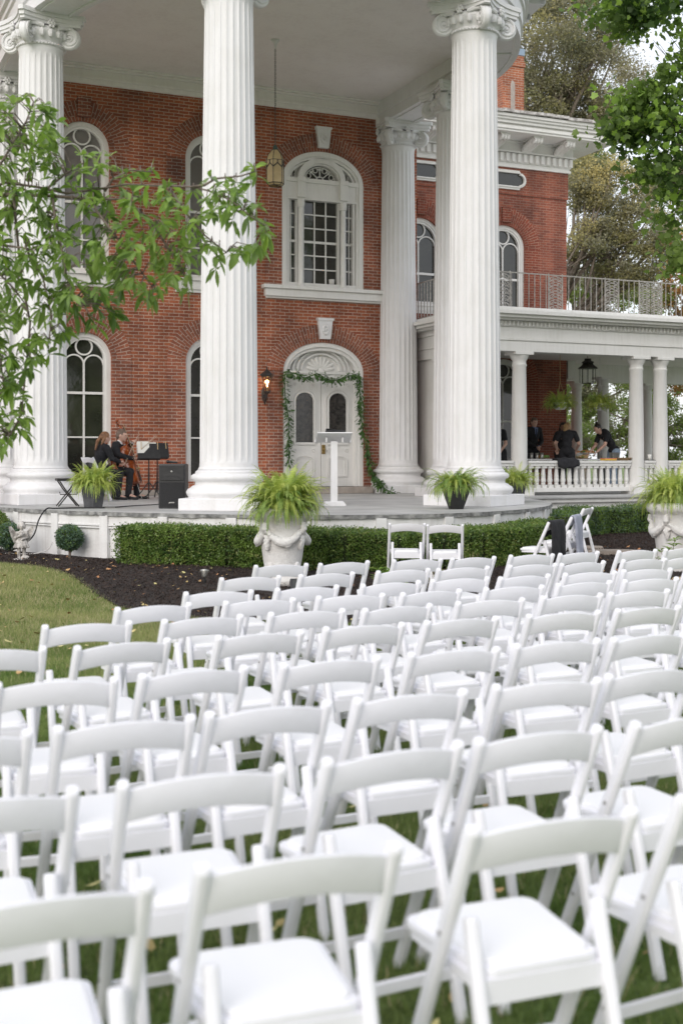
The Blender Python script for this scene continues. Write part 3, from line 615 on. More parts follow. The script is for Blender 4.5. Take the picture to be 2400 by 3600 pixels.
COLS = [(2.21, 7.15, 32), (-2.0, 7.15, -32), (-4.12, 3.6, -80), (4.17, 3.0, 86), (4.34, .12, 0), (-4.2, .12, 0)]
for i, (s, d, th) in enumerate(COLS):
    o = colproto if i == 0 else copy_tree(colproto, parent=house); o.location = (s, -d, 0); o.rotation_euler = (0, 0, R(th))
MB().bb(3.85, 4.86, -.1, .1, 8.99, 9.12).build('pilaster_block', M['ceil'], house)
# ---- terrace
TC, TA, TB = (-.1, 3.3), 5.05, 6.30
def tp(t, off=0):
    """point and outward normal on the terrace edge; t 0..1 from left wall end to right wall end"""
    c_, s_ = -math.cos(PI*t), max(1e-6, math.sin(PI*t)); x, y = TA*math.copysign(abs(c_)**(2/1.78), c_), TB*s_**(2/1.78); nx, ny = math.copysign(abs(x/TA)**.78, x)/TA, (y/TB)**.78/TB; L = math.hypot(nx, ny); nx, ny = nx/L, ny/L
    return TC[0]+x+nx*off, TC[1]+y+ny*off, nx, ny
NT = 140; rnd = random.Random(3)
out = [(TC[0]-TA-.06, 0)]+[tp(i/NT, .06+rnd.uniform(-.012, .012))[:2] for i in range(NT+1)]+[(TC[0]+TA+.06, 0)]
tf = MB(); n = len(out)
tf.add([(x, -d, DZ) for x, d in out]+[(x, -d, DZ-.055+rnd.uniform(-.008, .006)) for x, d in out], [tuple(range(n))], 0)
tf.f += [(i, i+1, n+i+1, n+i) for i in range(n-1)]; tf.m += [1]*(n-1); tf.uv += [[(0, 0)]*4]*(n-1)
tf.build('terrace_floor', [M['slate'], M['slatedge']], house)
sk = MB(); inn = [(TC[0]-TA, 0)]+[tp(i/NT)[:2] for i in range(NT+1)]+[(TC[0]+TA, 0)]; n = len(inn)
sk.add([(x, -d, -.1) for x, d in inn]+[(x, -d, DZ-.05) for x, d in inn], [(i, i+1, n+i+1, n+i) for i in range(n-1)])
skirt = sk.build('terrace_skirt', M['skirt'], house)
tr = MB()
def band(z0, z1, off):
    P = [tp(i/NT, off) for i in range(NT+1)]; n = len(P)
    tr.add([(p[0], -p[1], z0) for p in P]+[(p[0], -p[1], z1) for p in P]+[(p[0]-p[2]*off, -(p[1]-p[3]*off), z0) for p in P]+[(p[0]-p[2]*off, -(p[1]-p[3]*off), z1) for p in P], [(i, i+1, n+i+1, n+i) for i in range(n-1)]+[(i, i+1, 2*n+i+1, 2*n+i) for i in range(n-1)]+[(n+i, n+i+1, 3*n+i+1, 3*n+i) for i in range(n-1)])
band(.66, .785, .03); band(.635, .66, .045); band(.60, .625, .035)
acc = 0; last = tp(0)
for i in range(1, 1401):
    p = tp(i/1400); acc += math.hypot(p[0]-last[0], p[1]-last[1]); last = p
    if acc >= 1.02:
        acc = 0; tr.box((p[0]+p[2]*.03, -(p[1]+p[3]*.03), .37), (.15, .07, .84), Matrix.Rotation(math.atan2(p[2], p[3]), 3, 'Z'))
tr.build('skirt_panelling', M['skirt'], skirt, bevel=.004)
# left wall beside the terrace with its stone cap and iron rail
lw = MB(); lw.bb(-9, -5.12, -4.4, 0, -.1, .70); lw.build('side_terrace_wall', M['skirt'], house)
MB().bb(-9, -5.05, -4.5, 0, .70, .80).build('side_terrace_cap', M['stone'], house, bevel=.02)
def filigree(mb, x0, x1, z0, z1, y, w=.008):
    n = max(3, round((z1-z0)/((x1-x0)*.40))); ch = (z1-z0)/n; cx = (x0+x1)/2; hw_ = (x1-x0)/2
    for i in range(n):
        zc = z0+ch*(i+.5)
        for sg in (-1, 1):
            mb.strip([(cx+sg*hw_*.95*abs(math.sin(PI*j/10))**.8, zc-ch/2+ch*j/10) for j in range(11)], w, y-.006, y+.006)
            mb.strip([(cx+sg*(hw_*.5+hw_*.30*math.cos(2*PI*j/9)), zc+ch*.30*math.sin(2*PI*j/9)) for j in range(9)], w, y-.005, y+.005, closed=True)
            mb.strip([(cx+sg*hw_*(1-.9*j/6), zc-ch/2+ch*.5*math.sin(j/6*PI/2)) for j in range(7)], w*.9, y-.004, y+.004)
            for q in (-.32, .32): mb.ell((cx+sg*hw_*.55, y, zc+ch*q), (.014, .008, .014), 6, 4)
            mb.strip([(cx+sg*hw_*(.08+.80*j/6), zc+ch*.5*math.cos(j/6*PI)) for j in range(7)], w*.9, y-.004, y+.004)
        mb.ell((cx, y, zc), (.022, .01, .022), 6, 4)
r_ = MB(); 
for x in (-5.25, -5.05): r_.bb(x-.012, x+.012, -4.112, -4.088, .80, 1.80)
filigree(r_, -5.25, -5.05, .86, 1.74, -4.1, .014)
for i in range(14): r_.bb(-5.4-.14*i-.008, -5.4-.14*i+.008, -4.108, -4.092, .82, 1.72)
r_.bb(-9, -5.03, -4.12, -4.08, 1.74, 1.77); r_.bb(-9, -5.03, -4.115, -4.085, .85, .88)
r_.build('iron_rail', M['white'], house)
# ================================================================== right wing
YW = 4.0
def stad(cx, cz, hx, hz, n=10):
    """lobed oval outline of the attic windows"""
    P = []
    for sg in (1, -1):
        for i in range(n+1):
            a = -PI/2+PI*i/n; P.append((cx+sg*(hx-hz*.75)+sg*hz*.75*math.cos(a), cz+sg*hz*.75*math.sin(a)))
        P += [(cx+sg*(hx-hz*.8), cz+sg*hz), (cx-sg*(hx-hz*.8), cz+sg*hz)]
    return P
W1 = (7.07, .62, 5.62, 7.30, .60); W2 = (9.64, .62, 5.62, 7.30, .60); V1 = (7.07, .62, 1.2, 3.68, .60); V2 = (9.64, .62, 1.2, 3.68, .60)
mb = MB(); wall(mb, 4.87, 11.6, .84, 9.46, YW, [W1, W2, V1, V2], .2)
mb.add([(11.6, YW, .84), (11.6, 14, .84), (11.6, 14, 9.46), (11.6, YW, 9.46)], [(0, 1, 2, 3)], 0, [(0, .84), (10, .84), (10, 9.46), (0, 9.46)])
q = [(4.87, YW-.03, 8.73), (11.63, YW-.03, 8.73), (11.63, YW-.03, 9.5), (4.87, YW-.03, 9.5)]
mb.add(q, [(0, 1, 2, 3)], 0, [(p[0]+.03, p[2]) for p in q]); q = [(11.63, YW-.03, 8.73), (11.63, 14, 8.73), (11.63, 14, 9.5), (11.63, YW-.03, 9.5)]
mb.add(q, [(0, 1, 2, 3)], 0, [(p[1], p[2]) for p in q]); q = [(4.87, YW-.03, 8.73), (11.63, YW-.03, 8.73), (11.63, YW+.01, 8.73), (4.87, YW+.01, 8.73)]; mb.add(q, [(0, 1, 2, 3)], 0, [(p[0], .02) for p in q])
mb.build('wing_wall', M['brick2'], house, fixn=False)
MB().bb(4.9, 11.55, YW+.25, 13.9, .5, 9.4).build('wing_inner_shell', M['stone'], house)
for o in (W1, W2):
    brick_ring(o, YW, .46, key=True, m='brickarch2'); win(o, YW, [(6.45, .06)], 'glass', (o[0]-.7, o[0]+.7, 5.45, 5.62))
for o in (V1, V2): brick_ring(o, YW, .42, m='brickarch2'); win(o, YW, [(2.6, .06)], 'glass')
for cx in (7.07, 9.64):
    w = MB(); w.strip(stad(cx, 9.12, .58, .23), .055, YW-.08, YW-.02, closed=True); w.strip(stad(cx, 9.12, .55, .19), .03, YW-.12, YW-.03, closed=True); ro = w.build('attic_window', M['trim'], house)
    g = MB(); P = stad(cx, 9.12, .58, .22); g.add([(p[0], YW-.045, p[1]) for p in P], [tuple(range(len(P)))]); g.build('pane', M['glass'], ro)
c = MB(); X1 = 11.63
def wrap(z0, z1, out):      # band round the wing's front and right side
    c.bb(4.87, X1+out, YW-.03-out, YW+.02, z0, z1); c.bb(X1-.02, X1+out, YW+.02, 14, z0, z1)
wrap(9.45, 9.52, .06); wrap(9.52, 9.58, .03)
wrap(9.58, 9.84, .045); wrap(9.84, 9.88, .16); wrap(9.88, 10.12, .10); wrap(10.10, 10.16, .14)
i = 0
x = 4.95
while x < X1+.06: c.bb(x, x+.095, YW-.03-.13, YW-.06, 9.60, 9.82); x += .185
y = YW
while y < 13: c.bb(X1+.03, X1+.13, y, y+.095, 9.60, 9.82); y += .185
wrap(10.16, 10.22, .92); wrap(10.22, 10.30, .96); wrap(10.30, 10.36, .90); wrap(10.36, 10.44, .98); wrap(10.44, 10.50, 1.04); wrap(10.50, 10.58, 1.09)
cor = c.build('wing_cornice', M['trim'], house, bevel=.01)
rf = MB(); y0 = YW-.03-1.12; x1 = X1+1.12
rf.add([(4.87, y0, 10.59), (x1, y0, 10.59), (x1, 15, 10.59), (4.87, 15, 10.59), (4.87, y0, 10.64), (x1, y0, 10.64), (x1, 15, 10.64), (4.87, 15, 10.64), (4.87, 9, 11.5), (8.0, 9, 11.5)], [(0, 1, 5, 4), (1, 2, 6, 5), (4, 5, 9, 8), (5, 6, 9)])
for i in range(16):      # curled shingle edge
    xx = 4.9+i*.5; rf.box((xx+.22, y0+.02, 10.62+random.uniform(-.01, .02)), (.52, .12, .07), Matrix.Rotation(random.uniform(-.03, .03), 3, 'Y'))
rf.build('wing_roof', M['roof'], house)
for i in range(6):       # scrolled cornice brackets
    bx = 6.1+i*1.02; b = MB()
    for dx in (-.09, 0, .09):
        b.lathe([(.001, -.035), (.10, -.035), (.10, .035), (.001, .035)], 16, (bx+dx, YW-.72, 10.07), 0, Matrix.Rotation(R(90), 3, 'Y'))
        b.tube([(bx+dx, YW-.72, 10.12), (bx+dx, YW-.5, 10.03), (bx+dx, YW-.30, 9.98), (bx+dx, YW-.18, 9.90)], [.07, .085, .08, .05], 8)
    b.bb(bx-.15, bx+.15, YW-.80, YW-.1, 10.11, 10.165); b.lathe([(.001, -.13), (.055, -.13), (.055, .13), (.001, .13)], 12, (bx, YW-.20, 9.92), 0, Matrix.Rotation(R(90), 3, 'Y'))
    b.build('cornice_bracket', M['trim'], cor, smooth=True, angle=40)
ch = MB(); x0, x1, y0, y1 = 10.22, 10.92, 5.1, 6.3
def brickbox(m_, x0, x1, y0, y1, z0, z1):
    for P, U in (([(x0, y0), (x1, y0)], 0), ([(x1, y0), (x1, y1)], 1), ([(x1, y1), (x0, y1)], 0), ([(x0, y1), (x0, y0)], 1)):
        (a, b_), (c_, d_) = P; m_.add([(a, b_, z0), (c_, d_, z0), (c_, d_, z1), (a, b_, z1)], [(0, 1, 2, 3)], 0, [((a, b_)[U], z0), ((c_, d_)[U], z0), ((c_, d_)[U], z1), ((a, b_)[U], z1)])
    m_.add([(x0, y0, z1), (x1, y0, z1), (x1, y1, z1), (x0, y1, z1)], [(0, 1, 2, 3)], 0, [(x0, y0), (x1, y0), (x1, y1), (x0, y1)])
brickbox(ch, x0, x1, y0, y1, 10.4, 12.62); brickbox(ch, x0-.03, x1+.03, y0-.03, y1+.03, 12.62, 12.76); brickbox(ch, x0, x1, y0, y1, 12.76, 12.95)
chm = ch.build('chimney', M['brickor'], house, fixn=False)
q_ = MB(); q_.prism([(x0+.26, 10.72), (x0+.40, 10.72), (x0+.40, 12.1), (x0+.37, 12.19), (x0+.33, 12.22), (x0+.29, 12.19), (x0+.26, 12.1)], y0-.006, y0+.01); q_.build('chimney_slot', M['stone'], chm)
MB().bb(x0-.02, x1+.02, y0-.02, y1+.02, 12.95, 13.14).build('chimney_cap', M['bluecap'], chm)
# ---- porch on the right
YP = -2.8
pf = MB(); pf.bb(4.96, 17, -3.55, 4.0, .78, .835); pf.bb(11.6, 17, 4.0, 5.8, .78, .835); pf.build('porch_floor', M['slate'], house, bevel=.01)
pb = MB(); pb.bb(5.0, 17, -3.42, -3.3, -.1, .70); pb.bb(5.0, 17, -3.50, -3.3, .70, .78); pb.bb(5.0, 17, -3.46, -3.3, .52, .57); pb.bb(5.0, 17, -3.45, -3.3, .40, .43); pb.build('porch_base', M['trim'], house, bevel=.006)
en = MB()
def pent(z0, z1, out):
    en.bb(4.95-out, 17, YP-.20-out, YP+.20, z0, z1); en.bb(4.95-out, 5.25, YP+.20, 3.9, z0, z1)
pent(3.80, 4.02, 0); pent(4.02, 4.08, .03); pent(4.08, 4.30, .01); pent(4.30, 4.42, .05); pent(4.42, 4.46, .22); pent(4.46, 4.52, .32); pent(4.52, 4.60, .40)
x = 5.0
while x < 13: en.bb(x, x+.03, YP-.30, YP-.24, 4.32, 4.41); x += .095
en.bb(10.9, 17, 4.8, 5.2, 3.80, 4.5); en.bb(11.65, 11.9, 4.0, 5.0, 3.8, 4.45)
pen = en.build('porch_entablature', M['trim'], house, bevel=.005)
MB().bb(4.95, 17, YP, 5.2, 4.30, 4.34).build('porch_ceiling', M['ceil'], house)
MB().bb(4.7, 17, YP-.42, 5.4, 4.60, 4.68).build('balcony_floor', M['trim'], house, bevel=.01)
def porch_column():
    m_ = MB(); m_.lathe([(.21, .99), (.215, 1.02), (.20, 1.06), (.175, 1.09), (.168, 1.14), (.166, 2.0), (.142, 3.50), (.155, 3.52), (.155, 3.55), (.142, 3.56), (.142, 3.62), (.17, 3.66), (.20, 3.72), (.205, 3.74)], 36)
    o = m_.build('porch_column', M['trim'], house, smooth=True, angle=40)
    MB().box((0, 0, .91), (.46, .46, .155)).build('column_plinth', M['trim'], o, bevel=.008); MB().box((0, 0, 3.77), (.44, .44, .06)).build('abacus', M['trim'], o, bevel=.004); return o
pc = porch_column()
for i, (x, y) in enumerate([(5.80, YP), (8.76, YP), (9.40, YP), (12.4, YP), (12.62, 5.0), (15.1, 5.0), (12.1, 3.0), (5.1, -.9)]):
    o = pc if i == 0 else copy_tree(pc, parent=house); o.location = (x, y, 0)
MB().bb(5.02, 5.14, -1.8, 3.9, .84, 3.8).build('porch_end_wall', M['trim'], house)
ba = MB(); segs = [(5.0, 5.62), (5.98, 8.58), (8.94, 9.22), (9.58, 12.2)]
for a, b_ in segs:
    ba.bb(a, b_, YP-.10, YP+.10, 1.50, 1.555); ba.bb(a, b_, YP-.075, YP+.075, 1.44, 1.50); ba.bb(a, b_, YP-.085, YP+.085, .90, .99)
bal = ba.build('balustrade', M['trim'], house, bevel=.008)
bp0 = None
for a, b_ in segs:
    n = max(1, round((b_-a)/.165)); 
    for i in range(n):
        x = a+(b_-a)*(i+.5)/n
        if bp0 is None:
            m_ = MB(); m_.box((0, 0, 1.02), (.115, .115, .06)); m_.box((0, 0, 1.42), (.115, .115, .045))
            m_.lathe([(.04, 1.05), (.052, 1.07), (.038, 1.085), (.05, 1.11), (.056, 1.145), (.05, 1.18), (.046, 1.20), (.05, 1.21), (.036, 1.385), (.048, 1.395), (.05, 1.40)], 14)
            bp0 = m_.build('baluster', M['trim'], bal, smooth=True, angle=40); bp0.location = (x, YP, 0)
        else:
            o = bp0.copy(); C.objects.link(o); o.location = (x, YP, 0)
# balcony railing of thin iron bars with filigree panels
rl = MB(); YR = -2.15; z0, z1 = 4.76, 5.56; PAN = [(5.6, 5.98), (6.95, 7.3), (8.42, 8.78), (9.34, 9.96)]
rl.bb(5.0, 15, YR-.012, YR+.012, z1-.012, z1+.012); rl.bb(5.0, 15, YR-.012, YR+.012, z0-.012, z0+.012)
rl.bb(4.99, 5.01, YR, 3.9, z1-.012, z1+.012); rl.bb(4.99, 5.01, YR, 3.9, z0-.012, z0+.012)
x = 5.0
while x < 15:
    if not any(a-.02 < x < b_+.02 for a, b_ in PAN): rl.bb(x-.007, x+.007, YR-.007, YR+.007, z0, z1)
    x += .145
for a, b_ in PAN:
    for q in (a, b_): rl.bb(q-.011, q+.011, YR-.011, YR+.011, z0-.06, z1+.03)
y = YR
while y < 3.8: rl.bb(4.99, 5.01, y-.01, y+.01, z0, z1); y += .145
rl.bb(4.97, 5.03, YR-.03, YR+.03, 4.66, 5.66)
rail = rl.build('balcony_railing', M['greyiron'], house)
for a, b_ in PAN:
    f_ = MB(); n = max(1, round((b_-a)/.34)); ww = (b_-a)/n
    for k in range(n): filigree(f_, a+k*ww+.01, a+(k+1)*ww-.01, z0+.02, z1-.02, YR, .011)
    f_.build('filigree_panel', M['greyiron'], rail)
# ================================================================== GROUND
def gz(x, y):
    """lawn height: level under the chairs, rising a little to the house"""
    d = (Vector((x, y, 0))-P0).dot(EN); return 0.16*max(0, min(1, (11.6-d)/2.2))
g = MB(); N = 60
xs = [-400, -120, -60]+[-30+i*1.0 for i in range(61)]+[60, 120, 400]; ys = [-60, -20]+[-6+i*1.0 for i in range(60)]+[80, 140, 300, 900]
g.add([(x, y, gz(x, y) if abs(x) < 31 and y < 54 else .16) for y in ys for x in xs], [(j*len(xs)+i, j*len(xs)+i+1, (j+1)*len(xs)+i+1, (j+1)*len(xs)+i) for j in range(len(ys)-1) for i in range(len(xs)-1)])
tag(g.build('lawn', M['lawn'], smooth=True), kind='structure')
# mulch bed outline in world x,y : the lawn edge, then back round the terrace
BED = [(-9, 17.6), (-5.6, 17.3), (-4.7, 17.0), (-3.9, 16.3), (-3.2, 15.0), (-2.75, 14.0), (-2.35, 13.2), (-1.9, 12.6), (-1.3, 12.25), (-.5, 12.0), (.6, 11.9), (1.8, 11.8), (3.0, 12.0), (4.3, 12.8), (5.6, 13.8), (7.5, 14.6), (10, 15.0), (16, 16), (16, 31), (5, 27), (-6, 22.5), (-9, 22)]
def inside(x, y, P):
    c = False; j = len(P)-1
    for i in range(len(P)):
        xi, yi = P[i]; xj, yj = P[j]
        if (yi > y) != (yj > y) and x < (xj-xi)*(y-yi)/(yj-yi)+xi: c = not c
        j = i
    return c
m_ = MB(); pts = []
for i in range(-18, 33):
    for j in range(23, 64):
        x, y = i*.5, j*.5
        if inside(x+.25, y+.25, BED): pts.append((i, j))
bm = bmesh.new(); vs = {}
for x, y in BED: pass
bvs = [bm.verts.new((x, y, 0)) for x, y in BED]; bm.faces.new(bvs)
for _ in range(1): pass
bmesh.ops.triangulate(bm, faces=bm.faces[:]); 
for _ in range(5):
    es = [e for e in bm.edges if e.calc_length() > .8]
    if es: bmesh.ops.subdivide_edges(bm, edges=es, cuts=1); bmesh.ops.triangulate(bm, faces=bm.faces[:])
for v in bm.verts: v.co.z = gz(v.co.x, v.co.y)+.022+.012*math.sin(v.co.x*3.1)*math.sin(v.co.y*2.7)
me = bpy.data.meshes.new('mulch_bed'); bm.to_mesh(me); bm.free(); me.materials.append(M['mulch']); mo = bpy.data.objects.new('mulch_bed', me); C.objects.link(mo); tag(mo, kind='structure')
def in_terrace(x, y):
    q = Vector((x, y, 0))-P0; s, d = q.dot(EX), q.dot(EN)
    return ((s-TC[0])/(TA+.1))**2+((d-TC[1])/(TB+.1))**2 < 1 or (d < 3.5 and s > 4) or d < 4.4 and s < 0
def wedge(x0, x1, y0, y1, n, test):
    X = np.random.uniform(x0, x1, n*3); Y = np.random.uniform(y0, y1, n*3)
    out_ = [(a, b) for a, b in zip(X, Y) if abs(a) < b*.285+.25 and test(a, b)]
    return out_[:n]
# mulch chips
pt = wedge(-6, 9, 11.6, 26, 100000, lambda a, b: inside(a+random.gauss(0, .035), b+random.gauss(0, .05), BED) and not in_terrace(a, b))
P = np.array([(a, b, gz(a, b)+random.uniform(.02, .05)) for a, b in pt])
V, F = scatter([(-.5, -.13, 0), (.5, -.16, 0), (.45, .15, .05), (-.5, .12, .03)], [(0, 1, 2, 3)], P, np.random.uniform(.012, .036, len(P)))
tag(bpy.data.objects.new('mulch', npmesh('mulch', V, F, [M['mulchchip']])), 'dark shredded bark mulch covering the planting bed', 'mulch', kind='stuff')
C.objects.link(bpy.data.objects['mulch'])
# grass blades on the lawn
def blades(name, pt, h0, h1, mats, dry=.12):
    n = len(pt); P = np.array(pt); Z = np.array([gz(a, b) for a, b in pt]); a = np.random.uniform(0, 2*PI, n); h = np.random.uniform(h0, h1, n); w = np.random.uniform(.0022, .0042, n)
    lean = np.random.uniform(0, .8, n)*h; b = np.random.uniform(0, 2*PI, n)
    V = np.zeros((n, 3, 3)); V[:, 0] = np.c_[P[:, 0]-np.cos(a)*w, P[:, 1]-np.sin(a)*w, Z]; V[:, 1] = np.c_[P[:, 0]+np.cos(a)*w, P[:, 1]+np.sin(a)*w, Z]
    V[:, 2] = np.c_[P[:, 0]+np.cos(b)*lean, P[:, 1]+np.sin(b)*lean, Z+h]
    mi = (np.random.rand(n) < dry).astype(int) if not hasattr(dry, '__len__') else np.array(dry)
    me = npmesh(name, V.reshape(-1, 3), np.arange(3*n).reshape(-1, 3), mats, mi); o = bpy.data.objects.new(name, me); C.objects.link(o); return o
lawn_pt = wedge(-6, 4.5, 1.9, 17.8, 330000, lambda a, b: not inside(a+random.gauss(0, .03), b-.03+random.gauss(0, .04), BED))
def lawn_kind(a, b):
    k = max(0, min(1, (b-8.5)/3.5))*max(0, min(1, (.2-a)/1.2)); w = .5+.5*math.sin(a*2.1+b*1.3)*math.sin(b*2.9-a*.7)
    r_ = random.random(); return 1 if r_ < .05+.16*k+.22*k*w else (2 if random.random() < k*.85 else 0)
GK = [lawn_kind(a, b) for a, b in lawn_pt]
tag(blades('grass', lawn_pt, .022, .055, [M['grassblade'], M['dryblade'], M['grassdrier']], GK), 'short green lawn grass with worn straw coloured patches', 'grass', kind='stuff')
# fallen leaves
def leaf_litter(name, pt, s0, s1, label):
    P = np.array([(a, b, gz(a, b)+random.uniform(.035, .06)) for a, b in pt])
    n = len(P); rots = rotmats(n)
    for i in range(n):
        t = Matrix.Rotation(random.uniform(0, 2*PI), 3, 'Z') @ Matrix.Rotation(random.uniform(-.5, .5), 3, 'X') @ Matrix.Rotation(random.uniform(-.5, .5), 3, 'Y'); rots[i] = np.array(t)
    V, F = scatter([(0, -.5, .1), (.3, -.1, 0), (.22, .3, .05), (0, .5, .12), (-.25, .25, 0), (-.3, -.15, .06)], [(0, 1, 2, 3, 4, 5)], P, np.random.uniform(s0, s1, n), rots)
    o = bpy.data.objects.new(name, npmesh(name, V, F, [M['deadleaf']])); C.objects.link(o); tag(o, label, 'leaves', kind='stuff')
leaf_litter('fallen_leaves', wedge(-6, 7, 11.6, 20, 620, lambda a, b: inside(a, b, BED) and not in_terrace(a, b)), .02, .075, 'small fallen yellow and brown leaves scattered over the mulch')
leaf_litter('lawn_leaves', wedge(-5, 4, 2.2, 17, 240, lambda a, b: not inside(a, b, BED)), .035, .085, 'dry brown leaves lying in the lawn between the chairs')
# ================================================================== CHAIRS
def bar(mb, p0, p1, wx, wy, round_top=False):
    """rectangular resin bar: wx across (x), wy deep; optional rounded upper end"""
    p0, p1 = Vector(p0), Vector(p1); t = (p1-p0); L = t.length; t.normalize(); ax = Vector((1, 0, 0)); ay = t.cross(ax).normalized()
    sec = []; b = min(wx, wy)*.28
    for sx, sy in ((-1, -1), (1, -1), (1, 1), (-1, 1)):
        for q in ((0, 1), (1, 0)) if sx*sy > 0 else ((1, 0), (0, 1)):
            sec.append((sx*(wx/2-(b if q[0] else 0)), sy*(wy/2-(b if q[1] else 0))))
    lv = [(0, 1)]
    if round_top: r = wy*.5; lv += [(L-r*.8, 1), (L-r*.4, .92), (L-r*.12, .72), (L, .40)]
    else: lv += [(L, 1)]
    vs = [p0+t*h+ax*(x*(.6+.4*k) if k < 1 else x)+ay*y*k for h, k in lv for x, y in sec]; n = len(sec)
    fs = [(j*n+i, j*n+(i+1) % n, (j+1)*n+(i+1) % n, (j+1)*n+i) for j in range(len(lv)-1) for i in range(n)]+[tuple(range(n-1, -1, -1)), tuple((len(lv)-1)*n+i for i in range(n))]
    mb.add(vs, fs)
def make_chair():
    root = empty('folding_chair', (0, 0, 0))
    for sx in (-1, 1):
        m_ = MB(); bar(m_, (sx*.202, .165, 0), (sx*.202, -.205, .785), .031, .042, True); m_.build('leg', M['resin'], root, smooth=True, angle=35)
    for sx in (-1, 1):
        m_ = MB(); bar(m_, (sx*.165, -.27, 0), (sx*.165, -.120, .552), .031, .040, True); m_.build('leg', M['resin'], root, smooth=True, angle=35)
    # seat frame: rounded trapezoid ring with apron
    def outline(wf, wr, yf, yr, r, n=5):
        P = []
        for (cx, cy, a0) in ((wf/2-r, yf-r, 0), (-wf/2+r, yf-r, PI/2), (-wr/2+r, yr+r, PI), (wr/2-r, yr+r, 3*PI/2)):
            for i in range(n+1): a = a0+PI/2*i/n; P.append((cx+r*math.cos(a), cy+r*math.sin(a)))
        return P
    m_ = MB(); P = outline(.360, .300, .215, -.165, .035); n = len(P)
    lv = [(.416, .99), (.420, 1), (.436, 1), (.440, .99)]
    vs = [(x*k, (y-.02)*k+.02, z) for z, k in lv for x, y in P]
    m_.add(vs, [(j*n+i, j*n+(i+1) % n, (j+1)*n+(i+1) % n, (j+1)*n+i) for j in range(3) for i in range(n)]+[tuple(range(n-1, -1, -1)), tuple(3*n+i for i in range(n))])
    m_.bb(-.15, .15, -.168, -.148, .360, .418); m_.bb(-.168, -.15, -.15, .19, .392, .418); m_.bb(.15, .168, -.15, .19, .392, .418)
    m_.build('seat', M['resin'], root, smooth=True, angle=35)
    m_ = MB(); P = outline(.325, .275, .200, -.148, .04); lv = [(.439, 1), (.447, 1.0), (.452, .988), (.454, .970), (.4545, .93), (.4545, .5)]
    vs = [(x*k, (y-.02)*k+.02, z) for z, k in lv for x, y in P]
    m_.add(vs, [(j*n+i, j*n+(i+1) % n, (j+1)*n+(i+1) % n, (j+1)*n+i) for j in range(5) for i in range(n)]+[tuple(range(n-1, -1, -1)), tuple(5*n+i for i in range(n))])
    m_.build('seat_pad', M['pad'], root, smooth=True, angle=50)
    # curved backrest slat
    m_ = MB(); k = 14; vs = []
    for i in range(k+1):
        u = -1+2*i/k; x = .192*u; arch = .024*(1-u*u); back = -.016*(1-u*u)
        for z, th in ((.667+arch, 0), (.760+arch, 0)):
            yc = -.186+(.745-z)*.33+back
            for s_ in (-.010, .010): vs.append((x, yc+s_, z))
    # order: low-front, low-back, high-front, high-back
    fs = []
    for i in range(k):
        a, b = 4*i, 4*i+4; fs += [(a, b, b+2, a+2), (a+1, a+3, b+3, b+1), (a, a+1, b+1, b), (a+2, b+2, b+3, a+3)]
    fs += [(0, 2, 3, 1), (4*k, 4*k+1, 4*k+3, 4*k+2)]
    m_.add(vs, fs); m_.build('backrest', M['resin'], root, smooth=True, angle=40, bevel=.005)
    m_ = MB(); m_.box((0, -.232, .135), (.31, .018, .036)); m_.build('stretcher', M['resin'], root, bevel=.004)
    m_ = MB(); m_.box((0, .105, .13), (.38, .018, .034)); m_.build('stretcher', M['resin'], root, bevel=.004)
    for sx in (-1, 1):
        for p in ((sx*.218, -.075, .505), (sx*.218, .085, .165)): MB().lathe([(.001, 0), (.006, 0), (.006, .003), (.001, .004)], 8, p, 0, Matrix.Rotation(sx*R(90), 3, 'Y')).build('rivet', M['steel'], root)
    return root
chair = make_chair(); CK = kids(chair)
for ch_ in CK: ch_.data.transform(Matrix.Diagonal((1.045, 1, 1, 1)))
def put_chair(X, Y, ang, label, group, first=[True], z=None):
    """X, Y is the middle of the top of the backrest"""
    o = chair if first[0] else chair.copy()
    if not first[0]:
        C.objects.link(o)
        for ch_ in CK:
            c = ch_.copy(); C.objects.link(c); c.parent = o
    first[0] = False; a = R(ang); bx, by = X-math.sin(a)*.205, Y+math.cos(a)*.205
    o.location = (bx, by, gz(bx, by) if z is None else z); o.rotation_euler = (random.uniform(-.012, .012), random.uniform(-.012, .012), a); tag(o, label, 'folding chair', group); return o
# rows: (distance across the rows, [(place along the row, turn)])
ROWS = [
 (2.35, [(.51, 24), (1.05, 21), (1.685, 22), (2.29, 28)]),
 (3.08, [(.55, 26), (1.11, 21), (1.68, 27), (2.07+.10, 25), (2.73, 28), (3.3, 26)]),
 (3.80, [(.59, 26), (1.10, 24), (1.59, 27), (2.12, 26), (2.70, 20), (3.20, 28), (3.8, 26)]),
 (4.58, [(.50, 26), (1.06, 20), (1.60, 29), (2.19, 26), (2.77, 25), (3.32, 23), (3.84, 27)]),
 (5.44, [(.99, 25), (1.57, 30), (2.22, 28), (2.78, 27), (3.34, 28), (3.98, 21), (4.54, 26), (5.1, 26)]),
 (6.10, [(1.57, 26), (2.18, 29), (2.77, 26), (3.33, 29), (3.95, 22), (4.52, 26), (5.04, 23), (5.6, 26)]),
 (6.70, [(2.11, 30), (2.74, 27), (3.33, 24), (3.89, 30), (4.50, 25), (5.07, 27), (5.63, 22), (6.2, 26)]),
 (7.27, [(2.69, 24), (3.30, 28), (3.92, 27), (4.46, 23), (4.98, 30), (5.55, 23), (6.07, 24), (6.65, 26)]),
 (8.02, [(3.21, 25), (3.80, 30), (4.43, 27), (4.94, 24), (5.56, 26), (6.05, 29), (6.66, 26), (7.10, 24)]),
 (8.82, [(3.79, 26), (4.34, 28), (4.99, 23), (5.52, 29), (6.11, 25), (6.62, 30), (7.25, 28), (7.8, 26)]),
]
